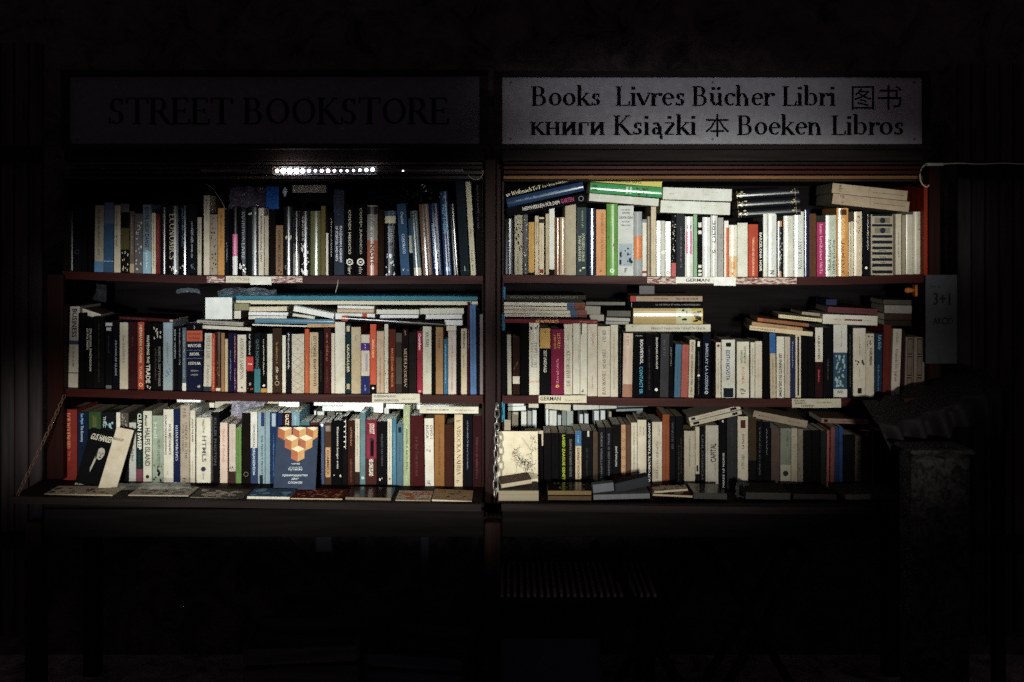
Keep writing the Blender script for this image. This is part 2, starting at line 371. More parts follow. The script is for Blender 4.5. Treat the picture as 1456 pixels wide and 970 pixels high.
# sign boards
INK = mat('sign_ink', '060508', .7, 'plain')
def sign_text(root, s, x0, x1, ybase, ycap, y, cap=True, T=.125, t=.05):
    v, f, a, b_, c, d, lay = serif_geo(s, T, t); kx = (X(x1, y) - X(x0, y)) / (b_ - a); kz = (Z(ycap, y) - Z(ybase, y)) / 1.0
    vv = [(X(x0, y) + (p[0] - a) * kx, y - .0008 - lay[i] * .00005, Z(ybase, y) + p[1] * kz) for i, p in enumerate(v)]
    mesh('lettering', vv, f, INK, root)
def sign(px0, px1, p0, p1, label, hexc):
    r = empty('sign_board', (0, 0, 0)); tag(r, label, 'sign', 'sign boards over the stall')
    y = -.13
    b = B(); px_box(b, px0, px1, p0, p1, y, y + .012, .0015); b.build('panel', mat('sign_panel', hexc, .45, 'plain'), r)
    for sx in (px0 + 12, (px0 + px1) / 2, px1 - 12):
        for sp_ in (p0 + 7, p1 - 7):
            b = B(); b.tube([(X(sx, y), y - .003, Z(sp_, y)), (X(sx, y), y + .001, Z(sp_, y))], .0032, 8); b.build('screw', mat('dull_screw', '4a4848', .5, 'plain', .6), r)
    for a in ((px0 - 12, px1 + 12, p0 - 9, p0 - .5), (px0 - 12, px1 + 12, p1 + .5, p1 + 7), (px0 - 12, px0 - .5, p0 - .3, p1 + .3), (px1 + .5, px1 + 12, p0 - .3, p1 + .3)):
        b = B(); px_box(b, *a, y - .008, y + .02, .001); b.build('frame', W_dark, r)
    return r
sL = sign(98, 682, 108, 205, 'dim-coloured sign board reading STREET BOOKSTORE over the LED-lit bookcase', '525054')  # panel darker than its twin, the weaker light put into its colour
sign_text(sL, 'STREET BOOKSTORE', 155, 638, 176, 140, -.13)
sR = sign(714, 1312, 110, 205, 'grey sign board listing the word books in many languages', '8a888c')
for s, a, b_, yb in (('Books', 755, 853, 150), ('Livres', 875, 973, 150), ('Bücher', 984, 1102, 150), ('Libri', 1112, 1188, 150),
                     ('книги', 754, 860, 191.5), ('Książki', 872, 990, 191.5), ('Boeken', 1048, 1168, 191.5), ('Libros', 1182, 1284, 191.5)):
    sign_text(sR, s, a, b_, yb, yb - 26.5, -.13, T=.138, t=.065)
for s, a, b_, p0, p1 in (('图书', 1211, 1282, 121, 156.5), ('本', 1003, 1037, 162, 194.5)):
    gv, gf, x0, x1, y0, y1 = text_geo(s, 0)
    vv = [(X(a, -.13) + (p[0] - x0) / (x1 - x0) * (X(b_, -.13) - X(a, -.13)), -.131, Z(p1, -.13) + (p[1] - y0) / (y1 - y0) * (Z(p0, -.13) - Z(p1, -.13))) for p in gv]
    mesh('lettering', vv, gf, INK, sR)

# LED lights
led = empty('led_strip', (X(460, -.125), -.125, Z(243, -.125))); tag(led, 'row of small glowing LED beads under the fascia of the dark case', 'led light')
b = B(); b.box(-.37, .42, .004, .012, -.003, .005, .001); b.build('channel', mat('aluminium_channel', '55565a', .35, 'plain', .8), led)
sv = B(); N_ = 18; ln = (X(536, -.125) - X(388, -.125)) / 2; cxs = X(462, -.125) - X(460, -.125)
sv.tube([(cxs - ln, 0, 0), (cxs + ln, 0, .001)], .0125, 14); sv.build('halo_sleeve', film('halo_film', 'e8e8ee', .07), led, True)  # added sleeve that imitates the halo around the glowing beads
r = random.Random(3)
big = [1.05, 1.55, 1.6, 1.55, 1.3, 1.0, .85, .95, 1.1, .9, .75, .75, .78, .9, 1.05, 1.1]
for i, s in enumerate(big):
    bm = bmesh.new(); bmesh.ops.create_icosphere(bm, subdivisions=2, radius=.0046 * s); me = bpy.data.meshes.new('bead'); bm.to_mesh(me); bm.free()
    me.materials.append(emission('led_glow', 'fff6fb' if i else 'ffe6b8', 40 if s > 1.2 else 20 if s > .9 else 10)); o = bpy.data.objects.new('bead', me); COL.objects.link(o); o.parent = led
    o.location = (X(394 + 9.05 * i, -.125) - X(460, -.125), 0, (.0 if i < 12 else .0022 * (i - 11) * .4))
bm = bmesh.new(); bmesh.ops.create_icosphere(bm, subdivisions=1, radius=.0022); me = bpy.data.meshes.new('bead'); bm.to_mesh(me); bm.free(); me.materials.append(emission('led_glow', 'fff2d8', 8))
o = bpy.data.objects.new('bead', me); COL.objects.link(o); o.parent = led; o.location = (X(573, -.125) - X(460, -.125), 0, 0)
def shelf_light(x0, x1, p, p2, power, label, y=.012):
    za, zb_ = Z(p), Z(p2); z = (za + zb_) / 2
    r = empty('shelf_light', (X((x0 + x1) / 2), y, z - .0055), (0, math.atan2(za - zb_, X(x1) - X(x0)), 0)); tag(r, label, 'led light', 'strip lights under the shelves of the dark case')
    hw = (X(x1) - X(x0)) / 2
    b = B(); b.box(-hw, hw, -.008, .008, 0, .005); b.build('channel', mat('aluminium_channel', '55565a', .35, 'plain', .8), r)
    b = B(); b.box(-hw + .004, hw - .004, -.005, .005, -.0022, -.0002); b.build('diffuser', emission('strip_glow', 'e2f2ff', power), r)
shelf_light(300, 655, 397.8, 398.2, 6.5, 'white strip light glowing under the highest shelf of the LED-lit case')
shelf_light(262, 640, 561.2, 566.8, 7, 'white strip light glowing under the middle shelf of the LED-lit case')
# ------------------------------------------------------------------ books
def spine_pts(w, b, n=7):
    if b > .0012: return [(-w / 2 + w * i / (n - 1), -b * (1 - (2 * i / (n - 1) - 1) ** 2)) for i in range(n)]
    e = min(.0014, w * .18); return [(-w / 2, e * .8), (-w / 2 + e * .35, e * .2), (-w / 2 + e, 0), (w / 2 - e, 0), (w / 2 - e * .35, e * .2), (w / 2, e * .8)]
def make_book(spec, w, h, d, hard, bulge, rough, hexc, extras, flip=False, seed=0, pages_hex='cfc3a6'):
    """root Empty at the foot of the spine; > cover, page_block, spine_band, title, emblem"""
    rnd = random.Random(seed)
    root = empty('book')
    t = .0024 if hard else .0006
    t = min(t, w * .2)
    sp = spine_pts(w, bulge); out = [(-w / 2, d)] + sp + [(w / 2, d)]
    n = len(out); inn = []
    for i, (x, y) in enumerate(out):
        xi = max(-w / 2 + t, min(w / 2 - t, x)); yi = y if i in (0, n - 1) else max(y + t, min(t, .004))
        inn.append((xi, yi))
    fy = (lambda y: d - y) if flip else (lambda y: y)
    warp = [(rnd.uniform(-.0006, .0006), rnd.uniform(-.0005, .0005)) for _ in range(2)]
    v = []
    levels = [0, .0012, h - .0012, h]
    for zi, z in enumerate(levels):
        sh = .0008 if zi in (0, 3) else 0
        for (x, y), dd in ((p, 1) for p in out): v.append((x * (1 - sh / w * 1.2), fy(y + (sh if abs(x) < w / 2 - 1e-5 else 0)), z))
        for (x, y) in inn: v.append((x, fy(y), z))
    f = []
    S = 2 * n
    for l in range(3):
        a, b_ = l * S, (l + 1) * S
        for i in range(n - 1):
            f.append((a + i, a + i + 1, b_ + i + 1, b_ + i)); f.append((a + n + i + 1, a + n + i, b_ + n + i, b_ + n + i + 1))
        f.append((a + n, a, b_, b_ + n)); f.append((a + n - 1, a + 2 * n - 1, b_ + 2 * n - 1, b_ + n - 1))
    a = 3 * S
    for i in range(n - 1):
        f.append((i + 1, i, n + i, n + i + 1)); f.append((a + i, a + i + 1, a + n + i + 1, a + n + i))
    cover = mesh('cover', v, f, mat('cover_' + hexc, hexc, rough), root)
    g = .0032 if hard else .0004
    pb = B(); x0 = w / 2 - t - .0001
    pv = []
    for z in (g, h - g):
        sag = rnd.uniform(0, .0015) if z > g else 0
        pv += [(-x0, fy(t + .001), z), (x0, fy(t + .001), z - sag * .3), (x0, fy(d - g), z - sag), (-x0, fy(d - g), z)]
    pf = [(0, 3, 2, 1), (4, 5, 6, 7), (0, 1, 5, 4), (1, 2, 6, 5), (2, 3, 7, 6), (3, 0, 4, 7)]
    mesh('page_block', pv, pf, mat('paper_' + pages_hex, pages_hex, .8, 'pages'), root)
    if flip: return root
    def sy(x, eps): return (-bulge * (1 - (2 * x / w) ** 2) if bulge > .0012 else 0) - eps
    ntl = 0
    for ex in extras:
        a = ex.split(','); c = a[0]
        if c == 'b':
            z1, z0 = h * (1 - float(a[1])), h * (1 - float(a[2])); hw = 1.0 if len(a) < 5 else float(a[4]); off = 0 if len(a) < 6 else float(a[5]) * w
            e = .00025 + .0001 * ntl; ntl += 1
            xs = [(-.5 + i / 6) * (w * hw - .0006) + off for i in range(7)]
            vv = [(x, sy(x, e), z) for z in (z0, z1) for x in xs]; ff = [(i, i + 1, i + 8, i + 7) for i in range(6)]
            mesh('spine_band', vv, ff, mat('print_' + a[3], a[3], rough), root)
        elif c in 'tuTU':
            s = a[4].replace('_', ' '); hg = float(a[5]) if len(a) > 5 else .6; off = float(a[6]) * w if len(a) > 6 else 0
            geo = serif_geo(s) if c in 'TU' else text_geo(s, .02)
            gv, gf, x0_, x1_, y0_, y1_ = geo[:6]; L = (float(a[2]) - float(a[1])) * h; H = hg * w; zt = h * (1 - float(a[1])); zb = h * (1 - float(a[2]))
            lay = geo[6] if len(geo) > 6 else None; vv = []
            for i, (gx, gy) in enumerate(gv):
                u = (gx - x0_) / (x1_ - x0_) * L; q = ((gy - y0_) / (y1_ - y0_) - .5) * H; e = .0006 + (lay[i] * .00003 if lay else 0)
                if c in 'tT': vv.append((off + q, sy(off + q, e), zt - u))
                else: vv.append((off - q, sy(off - q, e), zb + u))
            mesh('title', vv, gf, mat('ink_' + a[3], a[3], .45, 'plain'), root)
        elif c == 'm':
            hg = float(a[4]) if len(a) > 4 else .3; off = float(a[5]) * w if len(a) > 5 else 0
            L = (float(a[2]) - float(a[1])) * h; H = hg * w; gv, gf, *_ = marks_geo(L / H * 1.15, seed * 7 + ntl); ntl += 1
            zt = h * (1 - float(a[1])); k = H / 1.15
            vv = [(off + (gy - .5) * k, sy(off + (gy - .5) * k, .0006), zt - gx * k) for gx, gy in gv]
            mesh('small_print', vv, gf, mat('ink_' + a[3], a[3], .45, 'plain'), root)
        elif c == 'h':
            s = a[3].replace('_', ' '); hw = float(a[4]); hg = float(a[5]) if len(a) > 5 else None
            gv, gf, x0_, x1_, y0_, y1_ = (serif_geo(s, .17, .08) if len(a) > 6 else text_geo(s, .015))[:6]
            W = hw * w; k = W / (x1_ - x0_); ky = k if hg is None else hg * h / (y1_ - y0_); zc = h * (1 - float(a[1]))
            vv = [((gx - (x0_ + x1_) / 2) * k, sy((gx - (x0_ + x1_) / 2) * k, .0006), zc + (gy - (y0_ + y1_) / 2) * ky) for gx, gy in gv]
            mesh('title', vv, gf, mat('ink_' + a[2], a[2], .45, 'plain'), root)
        elif c == 'o':           # ring or disc: o,f,hex,rOuter,rInner(fractions of width)
            zc = h * (1 - float(a[1])); ro = float(a[3]) * w; ri = float(a[4]) * w if len(a) > 4 else 0; N_ = 16
            vv = []
            for i in range(N_):
                th = 2 * math.pi * i / N_; vv += [(ro * math.cos(th), sy(ro * math.cos(th), .0005 + ntl * .0001), zc + ro * math.sin(th)), (ri * math.cos(th), sy(ri * math.cos(th), .0005 + ntl * .0001), zc + ri * math.sin(th))]
            ff = [(2 * i, 2 * ((i + 1) % N_), 2 * ((i + 1) % N_) + 1, 2 * i + 1) for i in range(N_)]; ntl += 1
            mesh('emblem', vv, ff, mat('ink_' + a[2], a[2], .45, 'plain'), root)
        elif c == 'g':           # blotchy picture: g,f0,f1,hex,n
            z1, z0 = h * (1 - float(a[1])), h * (1 - float(a[2])); vv = []; ff = []
            for i in range(int(a[4])):
                cx = rnd.uniform(-.36, .36) * w; cz = rnd.uniform(z0, z1); r_ = rnd.uniform(.04, .11) * w; k = len(vv); m_ = rnd.randint(5, 7)
                sq = rnd.uniform(1, 2.6)
                for q in range(m_):
                    th = 6.283 * q / m_; rr = r_ * rnd.uniform(.6, 1.2); px_ = max(-.47 * w, min(.47 * w, cx + rr * math.cos(th)))
                    vv.append((px_, sy(px_, .0004 + .00002 * i), max(z0, min(z1, cz + rr * sq * math.sin(th)))))
                ff.append(tuple(range(k, k + m_)))
            mesh('picture', vv, ff, mat('print_' + a[3], a[3], rough), root)
        elif c == 'x':           # lattice of fine crossing lines: x,f0,f1,hex,rows
            z1, z0 = h * (1 - float(a[1])), h * (1 - float(a[2])); n_ = int(a[4]); vv = []; ff = []; th = .0005
            for i in range(n_):
                for s_ in (-1, 1):
                    for q in range(6):
                        u0, u1 = -.42 + .84 * q / 6, -.42 + .84 * (q + 1) / 6; f0 = lambda u: z0 + (z1 - z0) / n_ * (i + .5 + s_ * u / .84)
                        k = len(vv); vv += [(u0 * w, sy(u0 * w, .0004), f0(u0) - th), (u1 * w, sy(u1 * w, .0004), f0(u1) - th), (u1 * w, sy(u1 * w, .0004), f0(u1) + th), (u0 * w, sy(u0 * w, .0004), f0(u0) + th)]; ff.append((k, k + 1, k + 2, k + 3))
            mesh('lattice', vv, ff, mat('ink_' + a[3], a[3], .5, 'plain'), root)
        elif c == 'l':           # thin line across: l,f,hex,thickness
            zc = h * (1 - float(a[1])); th = float(a[3]) * h if len(a) > 3 else .001; xs = [(-.5 + i / 6) * (w - .0006) for i in range(7)]
            vv = [(x, sy(x, .0005), z) for z in (zc - th / 2, zc + th / 2) for x in xs]
            mesh('rule', vv, [(i, i + 1, i + 8, i + 7) for i in range(6)], mat('ink_' + a[2], a[2], .45, 'plain'), root)
    return root

def interp(pts, x):
    if x <= pts[0][0]: return pts[0][1]
    for (a, b), (c, d) in zip(pts, pts[1:]):
        if x <= c: return b + (d - b) * (x - a) / (c - a)
    return pts[-1][1]
LABELS = {}
ALLB = []
def label_ok(s):
    LABELS[s] = LABELS.get(s, 0) + 1; return s
def parse(line):
    geo, hexs, look, *ex = [q.strip() for q in line.split(';')]
    g = [float(q) for q in geo.split()]
    return g, hexs, look, (ex[0].split() if ex else [])
def row(base, shelf, text, dmax=.17, y0=0.0, group=None):
    items = [parse(l) for l in text.strip().splitlines() if l.strip()]
    shorts = [it[2].split('|')[0] for it in items]
    for i, (g, hx, look, ex) in enumerate(items):
        x0, x1, top = g[:3]; lean = g[3] if len(g) > 3 else 0; yy = y0 + (g[4] if len(g) > 4 else random.uniform(-.009, .006))
        xc = (x0 + x1) / 2; bz = interp(base, xc); w = X(x1, yy) - X(x0, yy) - .0004
        gloss = hx.endswith('*'); hx = hx.rstrip('*'); hard = hx.endswith('#'); hx = hx.rstrip('#')
        zb = Z(bz, yy); h = Z(top, yy) - zb
        ang = math.atan2(lean / PPM, h)
        hard = hard or (w > .031 and random.random() < .4)
        bulge = min(.1 * w, .004) * random.uniform(.6, 1.1) if (hard or gloss) else 0
        rough = random.uniform(.13, .22) if gloss else random.uniform(.68, .8)
        d = min(dmax, random.uniform(.72, .8) * h * .88) if h < .24 else dmax
        r = make_book(None, w, h / math.cos(ang), d, hard, bulge, rough, hx, ex, seed=int(x0 * 10 + bz), pages_hex=random.choice(('cfc3a6', 'd9d2bf', 'c4b390', 'e0dccf')))
        r.location = (X(xc, yy), yy, zb + abs(math.sin(ang)) * w / 2); r.rotation_euler = (0, ang, random.uniform(-.02, .02) if w < .05 else 0)
        lk = look.replace('|', ' ')
        L_, R_ = (shorts[i - 1] if i else None), (shorts[i + 1] if i < len(items) - 1 else None)
        opts = ([f"{lk} between {L_} and {R_} ones, {shelf}", f"{lk} between {L_} and {R_}, {shelf}", f"{lk} right after the {L_} one, {shelf}", f"{lk} after the {L_} one, {shelf}", f"{lk}, {shelf}"] if L_ and R_
                else [f"{lk} beginning the {shelf}, beside a {R_} one", f"{lk} beginning the {shelf}"] if R_ else [f"{lk} ending the {shelf}, beside a {L_} one", f"{lk} ending the {shelf}"])
        lab = next((q for q in opts if len(q.split()) <= 16), opts[-1])
        ALLB.append((r, lab, group or 'books standing on the shelves'))
def lying(px, th, depth, y, hexs, look, ex='', pages=False, yaw=0.0, rough=None, pages_hex='d9d2bf', group='books lying flat on the rows'):
    xl, yl, xr, yr = px
    s = (D0 + y) / D0
    A = Vector((X(xl, y), 0, Z(yl, y))); C = Vector((X(xr, y), 0, Z(yr, y))); t = th / PPM * s
    L = (C - A).length; a = math.atan2(A.z - C.z, C.x - A.x)
    gloss = hexs.endswith('*'); hexs = hexs.rstrip('*'); hard = hexs.endswith('#'); hexs = hexs.rstrip('#')
    r = make_book(None, t - .0003, L, depth, hard, min(.1 * t, .003) if (hard or gloss) and not pages else 0, (.18 if gloss else .72), hexs, ex.split(), flip=pages, seed=int(xl * 3 + yl), pages_hex=pages_hex)
    nrm = Vector((-math.sin(a), 0, -math.cos(a)))
    o = C + nrm * (t / 2); r.location = (o.x, y, o.z); r.rotation_euler = (0, -math.pi / 2 + a, yaw)
    if yaw: # keep the middle of the spine where it is
        mid = (A + C) / 2 + nrm * (t / 2); M = r.rotation_euler.to_matrix(); q = Vector((mid.x, y, mid.z)) - M @ Vector((0, 0, L / 2)); r.location = q
    ALLB.append((r, look, group))
    return r
baseA = [(95, 385), (140, 387), (220, 389.5), (280, 391.5), (490, 392), (690, 392)]
row(baseA, 'top left shelf', '''
94 103.5 300;0b0b0d*;slim black|book catching a streak of light
103.8 115.5 288;141218;dark plum|book with a faint ring emblem;o,.72,4a4450,.3,.22
115.8 124 293;101012;sooty|plain book
124.3 133.6 297;0e0e12;jet|plain book
134 147 292 1;a39c84;tan-grey|book with a blue foot;b,.84,1,4d7fa6 m,.05,.75,6f6a58,.4
147.3 161 288 1;2f587c;steel blue|tall book;l,.84,c8d4d8,.006 b,0,.3,59708a
161.2 171.3 292;c9bc9e;cream|book with dark type;m,.1,.6,4a4238,.34
171.6 184 290;17150f;olive banded|book with a pale cross at its foot;b,0,.12,6c6a70 b,.35,.66,55502c g,.68,1,c4bda6,14
184.3 191 300;6b5e50;brown-grey|book;m,.1,.7,b0a48c,.3 b,.85,1,b09a76
191.3 202.7 304;5d5a5c;mottled grey|book with pale stencilled letters;g,.1,.95,cfc9bc,26
203 215 291;6f8796;slate blue|book with dark capitals;b,.68,1,7fb0c4 t,.04,.62,2a2f3a,ENTRE_DEUX_DANSE,.5 m,.66,.95,e0e6e6,.34
215.3 221.5 303;d6c9a8;cream|slim book;m,.05,.9,55493a,.4
221.8 228 305;6d1e1c;dark red|slim book;m,.1,.8,b0605a,.3
228.3 235.8 294;0f0e0f*;black|glossy book;m,.1,.4,7a7468,.2
236 253.6 292;0d0c0d*;wide black|glossy book reading ECONOMICS;T,.12,.78,b8ae92,ECONOMICS,.5,.05 g,.88,.96,d8d4c8,6
254 266.4 292;0b0c10*;black|glossy book with small blue type;m,.05,.6,5d86a0,.24 g,.86,.97,cfcabc,5
266.8 280 290;101116;blue-black|book;m,.25,.75,9aa0a4,.3 g,.84,.92,4f6478,5
280.6 286.6 309;b5ab94;grey-cream|slim book;m,.1,.6,5b5245,.4
289.6 298.2 278;c9c0a6;tall cream|book;m,.05,.3,5b5344,.4
298.5 309.5 305;9c8f78;beige|book with blotched lettering;g,.05,.45,4a443a,16 g,.5,.95,2f2b26,14
309.8 319.2 296;c28a35;mustard|book;m,.06,.6,6d4a18,.4
319.6 326 298;10131d;navy-black|book;m,.5,.8,8a93a8,.3
326.4 330 300;0d0d10;jet|sliver of a book
330.3 338 294;120e14*;pink-labelled|glossy book with a white foot;b,.4,.72,d65a8c b,.72,1,d8d8d4 m,.42,.68,fff0f4,.3
338.4 351.5 296;0a0b0f*;glossy black|book reading NUTRITION LIVRE;T,.05,.5,8fa0a8,NUTRITION,.3,.1 T,.52,.76,a8b4b8,LIVRE,.34,.1 g,.82,1,e4e4e0,12
352 367 294;0d1512*;green-black|glossy book;g,.08,.12,c8d8cc,3 m,.6,.95,9ab0a0,.2,.3
367.5 375.4 296;cfc6b0;cream|book with one dark title line;t,.12,.8,2a2620,INTERNATIONAL_LAW,.34
375.8 382 307;b6ad98;grey-cream|book
382.4 391.5 300;15110f;brown-black|book
392 402.5 320.5;8a6848;brown|short book with tan capitals;t,.1,.85,3a2616,CHRISTMAS_CAROL,.4 g,.88,.95,2a1a10,3
403 416.2 294;131214*;black|book with a pale sword ornament;b,.1,.95,6c6458,.06 g,.42,.5,c8bea8,8 g,.85,.95,8a8272,5
416.8 425.6 300;8b8883*;silver-grey|glossy book;b,0,.5,1c1a1d b,.5,.66,4d4a4a
426.2 440.6 300;151313*;black|glossy book with white script;m,.08,.45,c9c4ba,.26,-.15 m,.12,.5,a8a49c,.2,.2 g,.5,1,e0ddd4,34
441.5 456 300;5c6032*;olive|book with a ribbed cloth spine
456.4 463 293;6a5a30;olive-brown|slim book
463.4 467 303;191515;black|slim book with a white lower half;b,.32,1,d4d0c0
467.3 473.8 302;100f10;black|slim book with tiny white type;m,.1,.7,c8c4b8,.28,.1
474.3 489.6 270;2e3746;tall slate|volume reading MACEDONIAN ACADEMY OF SCIENCES AND ARTS;t,.42,.85,c9cacc,MACEDONIAN_ACADEMY,.24,.18 t,.42,.83,c9cacc,OF_SCIENCES_AND_ARTS,.24,-.2
490 504.4 290.5;0f0f10;black|book with a white ring and pale codes;t,.08,.7,bdb6a0,CODEX_MEDICO,.26 o,.81,dcd6c4,.34,.22 o,.81,dcd6c4,.1 m,.88,.97,d8d0bc,.36
505 520.6 290.5;0f0f10;second black ringed|book with paler codes;t,.05,.7,a8a290,CODEX_JURIDICO,.26 o,.81,dcd6c4,.34,.22 o,.81,dcd6c4,.1 m,.88,.97,d8d0bc,.36
522 537 292;9d4a22*;grey and rust|book with a dark label;b,0,.5,8f8a80 b,.02,.13,1e1c1e m,.15,.45,5d5850,.4 t,.55,.85,3a150a,NASTE,.4
537.4 546 298;2c1d15;dark brown|book
546.5 563.6 300;0c0d12*;black|book with a cream block reading LARSSON;b,0,.08,33576c b,.08,.19,ddd9b4,.9 t,.24,.48,b9c0c0,LARSSON,.4 m,.55,.85,7d98ac,.25,.1 g,.66,1,c9d2d6,16
570 583 290 -6;335a80;steel blue|leaning book;t,.12,.28,b8cadc,Daniel,.3 t,.42,.7,b8cadc,CONTRATO,.34 g,.9,.96,c9d4dc,4
583.3 590.6 311 -3;28506c;blue|slim book with a pale label;b,.3,.6,bcbcac b,.6,1,10161a m,.33,.56,3c4650,.34
589 599.5 300 -6;4c6068*;grey-green|leaning book with a pale foot;m,.02,.16,1b2026,.7 b,.88,1,c8c5ac
601.5 615 290.5 -6;7c5c48*;dusty brown|leaning book;g,.5,.95,c0a890,9 m,.15,.45,4c3426,.3
615.8 630 289.5 -7;0c2450*;royal blue|leaning book with white splashes;m,.15,.9,c8d2e0,.26,.15 t,.28,.9,b8c8dc,FRANKFURTER_ZEITUNG,.24,-.2 g,.58,.72,e4eaf0,9
632 642.6 272 -7;103a6c*;bright blue|tall leaning book with light capitals;t,.16,.5,7fb0d0,NEPTNER,.6 g,.02,.1,8ab4cc,5 b,.9,.95,7fa4c8,.5
644 652.5 290 -7;15100e*;black|leaning book with a gilt edge;b,.35,.75,8a6a38,.08
655 668 253 -8;1d2830;tall slate-green|leaning book;h,.93,8aa0a0,I,.1 l,.95,6a8088,.002
669.5 677 257 -8;cfc6aa;tall cream|leaning book with dark script;m,.5,.6,5a5346,.3 T,.72,.95,3f3a32,tesal_ksi,.4
677.5 687 261 -3;131215;black|leaning book with rubbed type;m,.02,.5,5d5a5c,.4
''')
baseB = [(715, 390.5), (740, 390.5), (870, 392), (1000, 394), (1180, 393.5), (1315, 389.6)]
